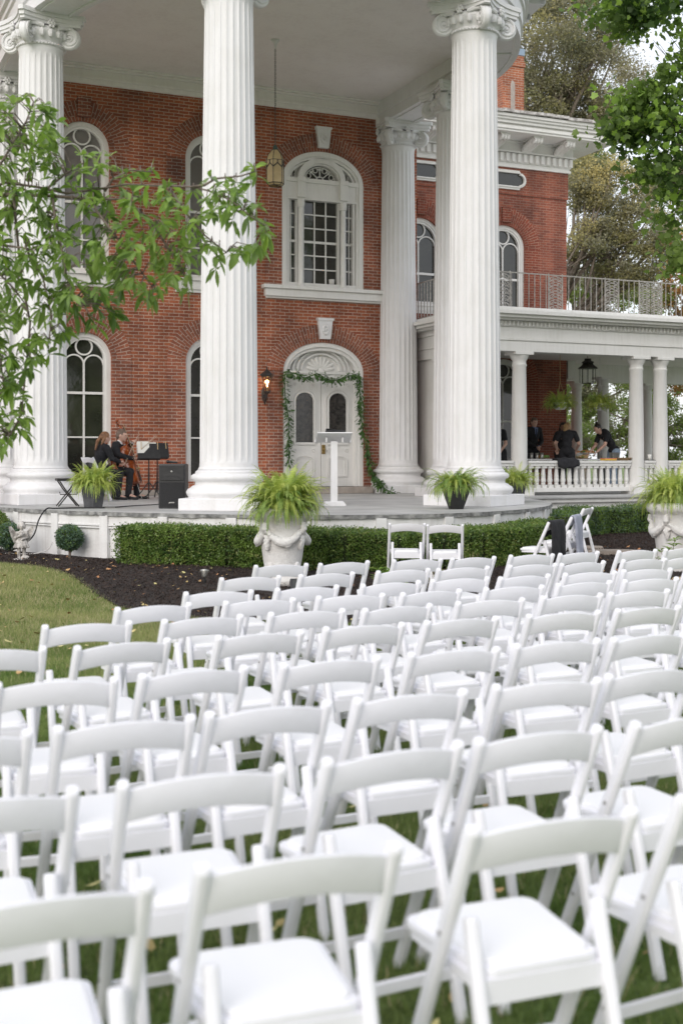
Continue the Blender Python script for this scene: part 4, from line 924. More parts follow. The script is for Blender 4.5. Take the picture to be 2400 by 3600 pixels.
ORD = ['first', 'second', 'third', 'fourth', 'fifth', 'sixth', 'seventh', 'eighth', 'ninth', 'tenth']
ca, sa = math.cos(R(26)), math.sin(R(26))
for ri, (v, row) in enumerate(ROWS):
    for k, (u, ang) in enumerate(row):
        X, Y = u*ca-v*sa, u*sa+v*ca
        rowname = 'nearest row' if ri == 0 else ('front row beside the mulch bed' if ri == 9 else ORD[ri]+' row from the camera')
        pos = 'rightmost' if k == len(row)-1 else ('leftmost' if k == 0 else ORD[k]+' from the left')
        put_chair(X, Y, ang, 'white folding chair, %s in the %s' % (pos, rowname), 'white folding chairs set out in rows on the lawn')
put_chair(.79, 15.06, 1, 'left one of two white folding chairs facing the hedge in front of the lectern', 'chairs in front of the hedge')
put_chair(1.26, 15.06, -3, 'right one of two white folding chairs facing the hedge in front of the lectern', 'chairs in front of the hedge')
SIDE = [(2.72, 15.75, 57), (3.10, 16.45, 66), (3.50, 17.6, 62)]
for (X, Y, a), lb in zip(SIDE, ('white folding chair turned left with a black jacket over its back', 'white folding chair turned left with a grey blue shawl over its back', 'bare white folding chair turned left, behind the two draped with clothes')):
    put_chair(X, Y, a, lb, 'chairs turned sideways by the hedge')
def drape(name, X, Y, ang, x0, x1, front, back, mat_, label, cat, th=.02, seed=1):
    """cloth hanging over the top of a backrest; x0..x1 across the chair"""
    rn = random.Random(seed); nx, nz = 12, 16; vs = []; a = R(ang)
    path_ = [(-.26-.02*i/6, .79-.06-(back)*i/6) for i in range(6, 0, -1)]+[(-.25, .77), (-.235, .805), (-.20, .815), (-.17, .79)]+[(-.15+.01*i, .74-front*i/6) for i in range(1, 7)]
    ph = [rn.uniform(0, 6) for _ in range(4)]
    for i in range(nx+1):
        u = i/nx; x = x0+(x1-x0)*u
        for j, (y, z) in enumerate(path_):
            h = abs(j-8)/8; w = .022*h*(math.sin(u*13+ph[0])+.6*math.sin(u*23+ph[1])); zz = z-.03*h*math.sin(u*5+ph[2]); xx = x+(x-(x0+x1)/2)*(-.18*h)+.012*math.sin(z*22+ph[3])*h
            vs.append((xx, y+(w if j > 8 else w), zz))
    k = len(path_); fs = [(i*k+j, i*k+j+1, (i+1)*k+j+1, (i+1)*k+j) for i in range(nx) for j in range(k-1)]
    m_ = MB().add(vs, fs); bx, by = X-math.sin(a)*.205, Y+math.cos(a)*.205
    o = m_.build(name, mat_, None, smooth=True); o.location = (bx, by, gz(bx, by)); o.rotation_euler = (0, 0, a)
    md = o.modifiers.new('solid', 'SOLIDIFY'); md.thickness = th; md2 = o.modifiers.new('sub', 'SUBSURF'); md2.levels = 1; md2.render_levels = 1
    tag(o, label, cat); return o
drape('jacket', *SIDE[0], -.22, .22, .14, .42, M['suit'], 'black jacket hung over the backrest of a sideways white chair', 'jacket', .035, 4)
drape('shawl', *SIDE[1], -.20, .20, .10, .47, M['greycloth'], 'blue grey shawl hung over the backrest of a sideways white chair', 'shawl', .03, 9)
# ================================================================== FERNS
def fern_mesh(name, n, L0, L1, mats, droop=1.0, seed=1, up=.9, wid=.055, squash=1.0):
    rn = random.Random(seed); V = []; F = []; MI = []
    for f in range(n):
        az = rn.uniform(0, 2*PI); q = rn.random(); el = R(86-72*q**1.1)*up+rn.uniform(-.12, .12); L = rn.uniform(L0, L1)*(1-.12*q); m = 0 if rn.random() < .75 else 1
        r0 = .17*rn.random()**.7; p = Vector((r0*math.cos(az), r0*math.sin(az), 0)); step = L/26; e = el; az2 = az; bend = rn.uniform(.03, .10)*droop; tw = rn.uniform(-.02, .02)
        for k in range(26):
            d = Vector((math.cos(az2)*math.cos(e)*squash, math.sin(az2)*math.cos(e)*squash, math.sin(e))); side = Vector((-math.sin(az2), math.cos(az2), 0)); nr = side.cross(d)
            p2 = p+d*step; u = k/25; w = wid*(math.sin(PI*min(1, .12+u*.95))**.6)*rn.uniform(.85, 1.1)*(L/L1)
            for sg in (-1, 1):
                t = (side*sg+d*.35-nr*.10*sg*0+Vector((0, 0, -.22+rn.uniform(-.12, .12)))).normalized()
                o = len(V); b = step*.46
                V += [p+d*(-b*.1), p+d*b*.95, p+d*b*.9+t*w*.62, p+t*w+d*b*.5, p+t*w*.6-d*b*.05]
                F.append((o, o+1, o+2, o+3, o+4)); MI.append(m)
            o = len(V); ww = .0022; V += [p-side*ww, p+side*ww, p2+side*ww, p2-side*ww]; F.append((o, o+1, o+2, o+3)); MI.append(m)
            p = p2; e -= bend*(.35+u*1.9); az2 += tw; e = max(e, -1.45)
    me = bpy.data.meshes.new(name); me.from_pydata([tuple(v) for v in V], [], F)
    for q in mats: me.materials.append(q)
    me.polygons.foreach_set('material_index', MI); me.update(); return me
FM = [fern_mesh('lime_fern', 210, .30, .50, [M['fernlime'], M['fernmid']], 1.0, 11, 1, .056), fern_mesh('lime_fern_b', 200, .30, .50, [M['fernlime'], M['fernmid']], 1.1, 5, .97, .056),
      fern_mesh('dark_fern', 190, .30, .54, [M['ferngreen'], M['fernlime']], 1.2, 8, .88, .050), fern_mesh('hanging_fern', 220, .38, .60, [M['fernlime'], M['fernmid']], 1.0, 21, .85, .055)]
def fol(mesh, parent, loc, rz=0, sc=1, name='foliage'):
    o = bpy.data.objects.new(name, mesh); C.objects.link(o); o.parent = parent; o.location = loc; o.rotation_euler = (0, 0, rz); o.scale = (sc,)*3 if not hasattr(sc, '__len__') else sc; return o
def pot_square(w0, w1, h, m, taper_lip=True, name='planter', sides=4):
    r = empty(name, (0, 0, 0)); k = 1/math.cos(PI/sides)/2; mb = MB()
    prof = [(w0*k, 0), (w1*k, h-.05), (w1*k*1.06, h-.045), (w1*k*1.06, h), (w1*k*.93, h), (w1*k*.9, h-.06)]
    mb.lathe(prof, sides, (0, 0, 0), 0, Matrix.Rotation(PI/sides, 3, 'Z'), cap=False)
    mb.add([(w0*k*math.cos(2*PI*i/sides+PI/sides), w0*k*math.sin(2*PI*i/sides+PI/sides), 0.002) for i in range(sides)], [tuple(range(sides))])
    mb.build('pot', m, r, bevel=.006)
    MB().lathe([(w1*k*.9, 0), (.001, .02)], sides, (0, 0, h-.05), 0, Matrix.Rotation(PI/sides, 3, 'Z'), cap=False).build('soil', M['soil'], r)
    return r
def setg(o, loc, rz, label, cat, group=None): o.location = loc; o.rotation_euler = (0, 0, rz); return tag(o, label, cat, group)
GF = 'ferns in pots round the terrace'
p = pot_square(.27, .36, .36, M['greypot'], sides=6); fol(FM[0], p, (0, 0, .34), 0, 1.02); fol(FM[1], p, (0, 0, .34), 2.2, (.85, .85, 1.2)); setg(p, hw(-3.72, 5.75, DZ), R(12), 'lime green fern in a slate grey textured pot beside the musicians', 'potted fern', GF)
p = pot_square(.20, .40, .36, M['darkpot'], sides=6); fol(FM[2], p, (0, 0, .33), 1, 1.12); fol(FM[1], p, (0, 0, .33), 3, .75); setg(p, hw(1.20, 8.35, DZ), R(10), 'dark green trailing fern in a black pot before the right front column', 'potted fern', GF)
p = pot_square(.19, .27, .36, M['greypot']); fol(FM[1], p, (0, 0, .33), 2, (1.0, 1.0, 1.1)); setg(p, hw(3.62, 6.15, DZ), R(30), 'yellow green fern in a slim grey square pot beside the porch', 'potted fern', GF)
p = pot_square(.24, .34, .34, M['greypot']); fol(FM[1], p, (0, 0, .32), 4, .85); setg(p, hw(-.93, 6.9, DZ), R(30), 'lime green fern on the terrace, just above the fern of the large left urn', 'potted fern', GF)
# ================================================================== URNS
def make_urn():
    r = empty('garden_urn', (0, 0, 0)); b = MB()
    b.lathe([(.30, 0), (.31, .03), (.31, .07), (.26, .09), (.235, .12), (.24, .17), (.225, .20), (.245, .30), (.275, .50), (.295, .66), (.315, .74), (.33, .76), (.37, .79), (.385, .83), (.375, .88), (.33, .905), (.29, .90), (.28, .86), (.001, .85)], 48)
    b.build('body', M['urnwhite'], r, smooth=True, angle=60)
    for q in range(4):
        a = q*PI/2+.3; P_ = lambda rr, z, da=0: Vector((rr*math.cos(a+da), rr*math.sin(a+da), z)); rn = random.Random(q)
        o = MB(); o.tube([P_(.30, .75), P_(.335, .72), P_(.345, .67), P_(.32, .62)], [.02, .042, .045, .03], 10)
        for k in range(26):
            u = k/25; z = .61-.17*u; rr = .275+.018*math.sin(u*PI); wd = .05*math.sin(PI*(.25+.7*u)); t = rn.uniform(-1, 1)*wd*2.2
            o.ell(P_(rr+.02, z, t), (.034, .034, .022), 6, 4, 0, Matrix.Rotation(rn.uniform(-1, 1), 3, 'X'))
        o.ell(P_(.272, .52), (.05, .05, .09), 12, 8); o.tube([P_(.305+.005*math.sin(u*PI), .655-.14*math.sin(u*PI), (u*PI/2)) for u in [k/16 for k in range(17)]], [.026+.030*math.sin(k/16*PI) for k in range(17)], 9)
        for k in range(44):
            u = rn.random(); th = rn.uniform(-1, 1); w_ = .022+.03*math.sin(u*PI); o.ell(P_(.335+.012*math.sin(u*PI)-abs(th)*.02, .655-.14*math.sin(u*PI)+th*w_, u*PI/2), (.022, .022, .014), 6, 4, 0, Matrix.Rotation(rn.uniform(-1, 1), 3, 'Y'))
        remesh_obj(o, 'swag', M['urnwhite'], r, .009, 1)
        o = MB(); o.lathe([(.001, .0), (.045, .0), (.05, .02), (.03, .03), (.001, .03)], 16, P_(.232, .235), 0, Matrix.Rotation(a, 3, 'Z') @ Matrix.Rotation(R(90), 3, 'Y'))
        o.tube([P_(.25, .22), P_(.29, .13), P_(.36, .07), P_(.33, .02)], [.035, .05, .058, .05], 10); o.ell(P_(.36, .05), (.06, .06, .05), 10, 7)
        remesh_obj(o, 'scroll_foot', M['urnwhite'], r, .009, 1)
    MB().lathe([(.28, .86), (.001, .88)], 24, cap=False).build('soil', M['soil'], r)
    return r
urn = make_urn(); fol(FM[0], urn, (0, 0, .92), .5, (1.30, 1.30, 1.3)); fol(FM[2], urn, (.12, -.05, .87), 2, (1.15, 1.15, 1.1)); fol(FM[1], urn, (0, 0, .95), 1.7, (1.15, 1.15, 1.45))
uz = gz(-.72, 15.2)-.02; urn.location = (-.72, 15.2, uz); urn.rotation_euler = (0, 0, R(-55)); urn.scale = (.97, .97, 1.05)
tag(urn, 'large white concrete urn with swags and a lime green fern, left of centre', 'urn', 'white urns with ferns')
u2 = copy_tree(urn, (4.60, 17.2, gz(4.6, 17.2)), R(40), 'large white concrete urn with a yellow green fern at the right edge', 'white urns with ferns')
# ================================================================== HEDGES AND SHRUBS
def leafy(name, pts, normals, s0, s1, mats, tipf=.2, parent=None, jit=.9):
    n = len(pts); P = np.array(pts); Nn = np.array(normals); rots = rotmats(n)
    V, F = scatter(LEAF4[0], LEAF4[1], P, np.random.uniform(s0, s1, n), rots)
    mi = (np.random.rand(n) < tipf).astype(int)
    o = bpy.data.objects.new(name, npmesh(name, V, F, mats, mi)); C.objects.link(o)
    if parent is not None: o.parent = parent
    return o
def hedge(name, line, wid, h, label, n, z=lambda x, y: gz(x, y), mats=None, group=None, rough=.05):
    """clipped hedge along a centre line of world points"""
    r = empty(name, (line[0][0], line[0][1], z(*line[0])), 0, label, 'hedge', group); L0 = Vector((*line[0], z(*line[0])))
    seg = [(Vector(a), Vector(b)) for a, b in zip(line, line[1:])]; LL = [(b-a).length for a, b in seg]; tot = sum(LL)
    def at_(t):
        s = t*tot
        for (a, b), l in zip(seg, LL):
            if s <= l: return a+(b-a)*(s/l), (b-a).normalized()
            s -= l
        return seg[-1][1], (seg[-1][1]-seg[-1][0]).normalized()
    pts = []; nm = []; rn = random.Random(hash(name) % 97)
    def lump(t, q): return 1+rough*(math.sin(t*tot*3.1+q*2)+.6*math.sin(t*tot*7.3+q*5))
    for i in range(n):
        t = rn.random(); p, d = at_(t); nn = Vector((d.y, -d.x)); k = rn.random(); dep = abs(rn.gauss(0, .028))
        if k < .55: off, zz = (wid/2-dep)*lump(t, 1), rn.uniform(.03, h)
        elif k < .62: off, zz = -(wid/2-dep), rn.uniform(.03, h)
        elif k < .95: off, zz = rn.uniform(-wid/2, wid/2), (h-dep+ (rn.random()**6)*.05)*(1+.35*(lump(t, 3)-1))
        else:
            e = rn.choice((0, 1)); p, d = at_(e); p = p+d*(1 if e else -1)*rn.gauss(.0, .03); off, zz = rn.uniform(-wid/2, wid/2), rn.uniform(.03, h)
        ed = max(0, (zz-(h-.07))/.07); off *= 1-.10*ed*ed
        q = p+nn*off; pts.append((q.x-L0.x, q.y-L0.y, z(q.x, q.y)-L0.z+zz)); nm.append((0, 0, 1))
    leafy('foliage', pts, nm, .018, .040, mats or [M['box'], M['box2']], .22, r)
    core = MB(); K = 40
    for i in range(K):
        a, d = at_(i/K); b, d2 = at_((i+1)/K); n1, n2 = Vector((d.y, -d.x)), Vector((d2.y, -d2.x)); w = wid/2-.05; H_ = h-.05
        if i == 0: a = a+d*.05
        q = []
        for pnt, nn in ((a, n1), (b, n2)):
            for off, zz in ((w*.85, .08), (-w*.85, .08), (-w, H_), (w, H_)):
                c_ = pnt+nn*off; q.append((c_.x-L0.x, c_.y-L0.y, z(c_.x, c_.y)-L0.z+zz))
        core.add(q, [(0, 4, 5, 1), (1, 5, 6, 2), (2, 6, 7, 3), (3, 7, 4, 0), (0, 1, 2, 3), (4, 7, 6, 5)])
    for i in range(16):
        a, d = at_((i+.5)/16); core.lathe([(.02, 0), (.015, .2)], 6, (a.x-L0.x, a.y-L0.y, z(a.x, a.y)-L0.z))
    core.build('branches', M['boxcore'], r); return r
def arc_line(ts, off):
    L = []
    for t in ts: s, d, _, _ = tp(t, off); q = hw(s, d); L.append((q.x, q.y))
    return L
hl = arc_line([.260, .30, .34, .38, .42, .46, .50, .54, .58, .62, .645], .50)
hedge('boxwood_hedge', hl, .58, .53, 'long clipped boxwood hedge curving round the terrace behind the left urn', 64000)
hedge('low_hedge', [(hw(3.5, 7.6).x, hw(3.5, 7.6).y), (hw(4.6, 6.1).x, hw(4.6, 6.1).y), (hw(5.9, 5.3).x, hw(5.9, 5.3).y), (hw(7.8, 5.0).x, hw(7.8, 5.0).y)], .70, .52, 'short darker boxwood hedge below the porch beside the sideways chairs', 26000, mats=[M['box'], M['boxblue']], rough=.14)
def ball_shrub(X, Y, r0, h, mats, label, n=5200, stem=.14):
    z = gz(X, Y); r = empty('round_shrub', (X, Y, z), 0, label, 'shrub', 'small round shrubs left of the hedge'); pts = []; rn = random.Random(int(X*100))
    for i in range(n):
        a, b = rn.uniform(0, 2*PI), math.acos(rn.uniform(-1, 1)); rr = r0*(1-abs(rn.gauss(0, .12)))*(1+.05*math.sin(a*5+b*4)); pts.append((rr*math.sin(b)*math.cos(a), rr*math.sin(b)*math.sin(a), h+rr*.95*math.cos(b)))
    leafy('foliage', pts, pts, .016, .034, mats, .3, r); m_ = MB(); m_.ell((0, 0, h), (r0*.8, r0*.8, r0*.76), 16, 10); m_.build('inner_branches', M['boxcore'], r)
    MB().tube([(0, 0, -.02), (.01, 0, h*.5), (0, .01, h)], [.022, .018, .015], 8).build('stem', M['bark'], r); return r
def gx(px, Y): return (px-784)*Y/2850
ball_shrub(gx(160, 17.9), 17.9, .20, .30, [M['boxblue'], M['box']], 'small round boxwood ball on a short stem left of the long hedge')
ball_shrub(gx(22, 18.3), 18.3, .21, .30, [M['boxblue'], M['box']], 'small round boxwood ball partly hidden by the fairy statue')
ball_shrub(gx(-14, 19.0), 19.0, .25, .42, [M['box'], M['box2']], 'taller green shrub cut off by the left edge of the photo')
# ================================================================== THINGS ON THE TERRACE
GS = 'speaker and music gear'
sp = empty('loudspeaker', hw(-2.62, 6.35, DZ), R(-2), 'black loudspeaker cabinet standing on the terrace beside the left front column', 'loudspeaker')
b = MB(); b.bb(-.205, .205, -.15, .17, 0, .68); b.build('cabinet', M['blackplastic'], sp, bevel=.018)
b = MB(); b.bb(-.185, .185, -.162, -.15, .03, .40); b.build('grille', M['grille'], sp, bevel=.006)
b = MB(); b.bb(-.185, .185, -.158, -.15, .425, .655)
b.add([(-.17, -.160, .64), (.17, -.160, .64), (.17, -.160, .50), (-.17, -.160, .50), (-.045, -.158, .585), (.045, -.158, .585), (.045, -.158, .545), (-.045, -.158, .545)], [(0, 1, 5, 4), (1, 2, 6, 5), (2, 3, 7, 6), (3, 0, 4, 7)])
b.prism([(-.16, .43), (.16, .43), (.10, .48), (-.10, .48)], -.175, -.15); b.build('horn', M['black'], sp, bevel=.003)
MB().ell((0, -.165, .565), (.018, .012, .018), 10, 7).build('driver', M['steel'], sp, smooth=True)
def text(txt, size, loc, rot, m, parent, name='lettering', ext=.001):
    cu = bpy.data.curves.new(name, 'FONT'); cu.body = txt; cu.size = size; cu.extrude = ext; cu.align_x = 'CENTER'; t = bpy.data.objects.new('tmp', cu); C.objects.link(t)
    bpy.context.view_layer.update(); me = bpy.data.meshes.new_from_object(t.evaluated_get(bpy.context.evaluated_depsgraph_get())); bpy.data.objects.remove(t)
    me.materials.clear(); me.materials.append(m); o = bpy.data.objects.new(name, me); C.objects.link(o); o.parent = parent; o.location = loc; o.rotation_euler = rot; return o
text('gemini', .032, (0, -.1635, .085), (R(90), 0, 0), M['paper'], sp)
mic = MB(); mic.cap((-.05, 0, .03), (.07, -.02, .022), .02, .012, 10); mic.ell((-.07, 0, .033), (.028, .025, .025), 10, 7); mo_ = mic.build('microphone', M['black'], None, smooth=True)
mo_.location = hw(-2.62, 6.3, DZ+.68); tag(mo_, 'small black microphone lying on top of the loudspeaker', 'microphone')
# lectern
le = empty('lectern', hw(.02, 6.45, DZ), R(6), 'white wooden lectern standing before the double door', 'lectern')
b = MB(); b.bb(-.18, .18, -.14, .14, 0, .03); b.prism([(-.18, .03), (.18, .03), (.14, .075), (-.14, .075)], -.12, .12); b.build('foot', M['white'], le, bevel=.006)
MB().bb(-.055, .055, -.045, .045, .07, 1.04).build('post', M['white'], le, bevel=.004)
b = MB(); rt = Matrix.Rotation(R(-20), 3, 'X'); b.box((0, .02, 1.105), (.56, .42, .02), rt); b.box((0, .215, 1.045), (.60, .02, .05), rt); b.box((-.13, 0, 1.06), (.02, .22, .08)); b.box((.13, 0, 1.06), (.02, .22, .08)); b.build('slanted_top', M['white'], le, bevel=.004)
fo = MB(); fo.box((0, 0, .012), (.32, .24, .018), Matrix.Rotation(R(-8), 3, 'X')); fo.box((0, 0, .045), (.31, .23, .012), Matrix.Rotation(R(7), 3, 'Y')); fo_ = fo.build('folder', M['black'], None, bevel=.004)
fo_.location = hw(.02, 6.5, DZ+1.15); fo_.rotation_euler = (R(-15), 0, R(6)); tag(fo_, 'black folder lying half open on top of the white lectern', 'folder')
# music stands
def music_stand(loc, rz, label, tilt=25, h=1.0, wide=.42):
    r = empty('music_stand', loc, rz, label, 'music stand', 'music stands of the musicians')
    b = MB(); b.tube([(0, 0, .25), (0, 0, h)], .012, 8); b.tube([(0, 0, .12), (0, 0, .5)], .016, 8); b.build('pole', M['black'], r)
    for k in range(3):
        a = 2*PI*k/3+.5; MB().tube([(0, 0, .33), (.15*math.cos(a), .15*math.sin(a), .16), (.30*math.cos(a), .30*math.sin(a), .01)], .010, 6).build('leg', M['black'], r)
    b = MB(); rt = Matrix.Rotation(R(tilt), 3, 'X'); b.box((0, 0, h+.12), (wide, .008, .32), rt); b.box((0, -.02, h-.03), (wide, .06, .01), rt); b.build('desk', M['black'], r, bevel=.003)
    for dx in (-.16, .14): MB().box((dx, .02, h+.22), (.012, .012, .16), Matrix.Rotation(R(tilt), 3, 'X')).build('clothes_peg', M['pegwood'], r)
    return r
st1 = music_stand(hw(-1.92, 2.35, DZ), R(24+168), 'black music stand on the left, with a curved foot', 30, .78)
st2 = music_stand(hw(-1.55, 1.6, DZ), R(24+176), 'black music stand on the right, nearest to the brick wall', 28, .80, .44)
sh = MB(); sh.box((0, 0, 0), (.36, .004, .24), Matrix.Rotation(R(24), 3, 'X')); sh.box((.06, .008, .02), (.22, .004, .24), Matrix.Rotation(R(27), 3, 'X')); so_ = sh.build('sheet_music', M['paper'], None)
so_.location = hw(-1.95, 2.30, DZ+.95); so_.rotation_euler = (0, 0, R(24+172)); tag(so_, 'white sheet music resting on the left black music stand', 'sheet music')
# stool / folded keyboard bench on the left
b = empty('folding_stool', hw(-3.98, 5.1, DZ), R(20), 'black folding stool behind the grey fern pot at the left column', 'stool')
MB().box((0, 0, .43), (.36, .30, .04)).build('seat', M['black'], b, bevel=.01)
for sy in (-.13, .13):
    for q in (-1, 1): MB().tube([(-q*.14, sy, .41), (-q*.05, sy, .27), (q*.16, sy, .01)], .011, 7).build('leg', M['iron'], b)
MB().tube([(-.14, -.13, .24), (-.13, -.13, .20), (.13, -.13, .20), (.14, -.13, .24)], .009, 6).build('brace', M['iron'], b)
def cable(name, pts, r, m, label):
    P = [Vector(p) for p in pts]; Q = []
    for i in range(len(P)-1):
        a, b_, c, d = P[max(i-1, 0)], P[i], P[i+1], P[min(i+2, len(P)-1)]
        for k in range(8):
            t = k/8; Q.append(.5*((2*b_)+(c-a)*t+(2*a-5*b_+4*c-d)*t*t+(3*b_-a-3*c+d)*t**3))
    Q.append(P[-1]); o = MB().tube(Q, r, 6).build(name, m, None, smooth=True); tag(o, label, 'cable'); return o
cable('power_cable', [hw(-3.6, 6.0, DZ+.012), hw(-4.0, 5.9, DZ+.012), hw(-4.35, 6.02, DZ+.015), hw(-4.50, 6.10, DZ+.01), hw(-4.62, 6.16, .70), hw(-4.72, 6.20, .45), hw(-4.95, 6.15, .28), hw(-5.2, 5.95, .19), hw(-5.4, 5.8, .17)], .011, M['black'], 'black cable running over the terrace edge down to the mulch')
cable('audio_cable', [hw(-3.4, 5.85, DZ+.012), hw(-3.0, 5.4, DZ+.012), hw(-2.6, 5.1, DZ+.012), hw(-2.1, 4.5, DZ+.012), hw(-2.0, 3.6, DZ+.012), hw(-2.1, 4.4, DZ+.012), hw(-2.35, 5.3, DZ+.012), hw(-2.5, 6.1, DZ+.012)], .008, M['black'], 'black cable looped on the terrace floor between fern pot and loudspeaker')
cable('white_cord', [hw(-5.5, 5.75, .19), hw(-5.1, 5.95, .20), hw(-4.75, 6.25, .20), hw(-4.55, 6.40, .26), hw(-4.47, 6.43, .38)], .007, M['urnwhite'], 'thin white cord lying in the mulch at the terrace foot')
# ================================================================== FAIRY STATUE
fx, fy = gx(50, 17.5), 17.5; fs_ = empty('fairy_statue', (fx, fy, gz(fx, fy)-.01), R(22), 'small weathered fairy girl statue with wings standing in the mulch', 'statue')
b = MB(); b.ell((0, 0, .02), (.14, .11, .035), 14, 8); b.ell((.05, .02, .05), (.07, .07, .04), 10, 6)
for sx in (-1, 1):
    b.cap((sx*.035, 0, .05), (sx*.038, 0, .15), .018, .026); b.cap((sx*.038, 0, .15), (sx*.035, 0, .26), .026, .034); b.cap((sx*.035, 0, .05), (sx*.045, -.045, .045), .018, .013)
b.lathe([(.105, .20), (.10, .23), (.07, .30), (.05, .335), (.052, .36), (.058, .40), (.05, .42), (.03, .435), (.001, .44)], 20, sy=.8)
for i in range(12): a = 2*PI*i/12; b.cap((.10*math.cos(a), .08*math.sin(a), .205), (.05*math.cos(a), .04*math.sin(a), .33), .017, .006, 6)
for sx in (-1, 1): b.cap((sx*.06, 0, .405), (sx*.085, -.01, .34), .024, .02); b.ell((sx*.062, 0, .40), (.03, .03, .025), 8, 6)
b.cap((-.085, -.01, .34), (-.02, -.06, .37), .019, .014); b.cap((.085, -.01, .34), (0, -.065, .315), .019, .014); b.ell((-.01, -.065, .385), (.022, .02, .028), 8, 6)
b.cap((0, 0, .42), (0, -.005, .47), .022, .024); b.ell((0, -.008, .505), (.046, .05, .055), 14, 10); b.ell((0, -.055, .50), (.008, .01, .012), 6, 5)
b.ell((0, .010, .52), (.056, .052, .052), 12, 8); b.ell((-.045, 0, .49), (.018, .025, .035), 8, 6); b.ell((.045, 0, .49), (.018, .025, .035), 8, 6)
remesh_obj(b, 'figure', M['statue'], fs_, .0055, 2)
for sx in (-1, 1):
    w_ = MB(); O = [(.02, .38), (.07, .43), (.13, .50), (.165, .50), (.16, .44), (.13, .36), (.09, .27), (.05, .28), (.02, .32)]
    w_.prism([(sx*x, z) for x, z in O], .045, .056)
    for k in range(5): w_.tube([(sx*.03, .043, .36), (sx*(.06+.02*k), .041, .40-.01*k+.0*k), (sx*(.15-.015*k), .043, .48-.048*k)], .004, 5)
    o = w_.build('wing', M['statue'], fs_); o.rotation_euler = (0, 0, -sx*R(18))
# ground spotlights
def spot(X, Y, rz, tilt, label, m, sc=1, housing=None):
    r = empty('garden_spotlight', (X, Y, gz(X, Y)), rz, label, 'spotlight', 'garden spotlights'); r.scale = (sc,)*3
    MB().tube([(0, 0, -.02), (0, 0, .09)], .018, 10).build('stake', M['black'], r)
    b = MB(); rot = Matrix.Rotation(tilt, 3, 'X'); b.lathe([(.02, -.05), (.035, -.03), (.055, .03), (.065, .05), (.06, .052)], 20, (0, 0, .15), 0, rot, cap=False); b.build('housing', housing or M['steel'], r, smooth=True)
    b = MB(); b.lathe([(.001, .048), (.058, .046)], 20, (0, 0, .15), 0, rot, cap=False); b.build('lens', m, r); return r
spot(gx(470, 14.9), 14.9, 0, R(-25), 'silver garden spotlight with a round lens in the mulch left of the urn', M['lampface'], .9)
spot(gx(1508, 15.9), 15.9, R(-60), R(70), 'tilted pale garden spotlight at the foot of the right urn', M['lampface'], 1.0, M['urnwhite'])
fl = empty('floodlight', (gx(690, 14.4), 14.4, gz(0, 14.4)), R(10), 'black square floodlight on the mulch behind the first chairs', 'floodlight')
MB().box((0, 0, .12), (.24, .09, .17), Matrix.Rotation(R(-35), 3, 'X')).build('housing', M['blackplastic'], fl, bevel=.01); MB().box((0, -.045, .145), (.20, .01, .13), Matrix.Rotation(R(-35), 3, 'X')).build('lens', M['glass'], fl)
MB().tube([(-.13, 0, .12), (-.13, 0, .0), (.13, 0, .0), (.13, 0, .12)], .01, 6).build('bracket', M['black'], fl)
# stepping stones
for i, (px, Y, w_, lb) in enumerate(((1120, 13.6, .75, 'flat brown path stone behind the front row of chairs'), (1590-95, 18.0, .0, ''), (1410, 18.6, .45, 'long brown field stone lying in the mulch before the short hedge'), (1345, 19.4, .30, 'small brown field stone beside the short hedge'))):
    if not w_: continue
    X = gx(px, Y); m_ = MB(); rn = random.Random(i); P = [(w_*(.9+.2*rn.random())*math.cos(a), w_*.55*(.9+.2*rn.random())*math.sin(a)) for a in [2*PI*k/11 for k in range(11)]]
    m_.add([(x, y, 0) for x, y in P]+[(x*.9, y*.9, .06) for x, y in P], [tuple(range(10, -1, -1)), tuple(range(11, 22))]+[(k, (k+1) % 11, 11+(k+1) % 11, 11+k) for k in range(11)])
    o = m_.build('field_stone', M['rock'], None, bevel=.012); o.location = (X, Y, gz(X, Y)+.015); tag(o, lb, 'stone', 'stones in the planting bed')
# dry grass tufts and young perennials in the bed
def tuft(X, Y, n, h, label, m, sp_=.12):
    V = []; F = []; rn = random.Random(int(X*77)); z = gz(X, Y)
    for i in range(n):
        a, l = rn.uniform(0, 2*PI), rn.uniform(.3, 1)*h; r0 = rn.uniform(0, sp_*.4); x, y = r0*math.cos(a), r0*math.sin(a); q = rn.uniform(.1, .9)*l; w = .003
        for k in range(3):
            u0, u1 = k/3, (k+1)/3; p = [(x+q*u*u*math.cos(a), y+q*u*u*math.sin(a), l*(u-.35*u*u*q/l)) for u in (u0, u1)]; o = len(V); ww = w*(1-u1*.6)
            V += [(p[0][0]-w*math.sin(a), p[0][1]+w*math.cos(a), p[0][2]), (p[0][0]+w*math.sin(a), p[0][1]-w*math.cos(a), p[0][2]), (p[1][0]+ww*math.sin(a), p[1][1]-ww*math.cos(a), p[1][2]), (p[1][0]-ww*math.sin(a), p[1][1]+ww*math.cos(a), p[1][2])]; F.append((o, o+1, o+2, o+3))
    o = MB().add(V, F).build('grass_tuft', m, None, fixn=False); o.location = (X, Y, z); tag(o, label, 'grass tuft')
tuft(gx(1015, 14.0), 14.0, 160, .42, 'dry straw coloured grass tuft behind the two middle chairs', M['dryblade'], .3)
tuft(gx(1080, 15.6), 15.6, 90, .45, 'sparse straw grass tuft against the long hedge', M['dryblade'], .25)
tuft(gx(1560, 13.6), 13.6, 260, .30, 'brown dried grass tuft by the right end of the front row', M['dryblade'], .9)
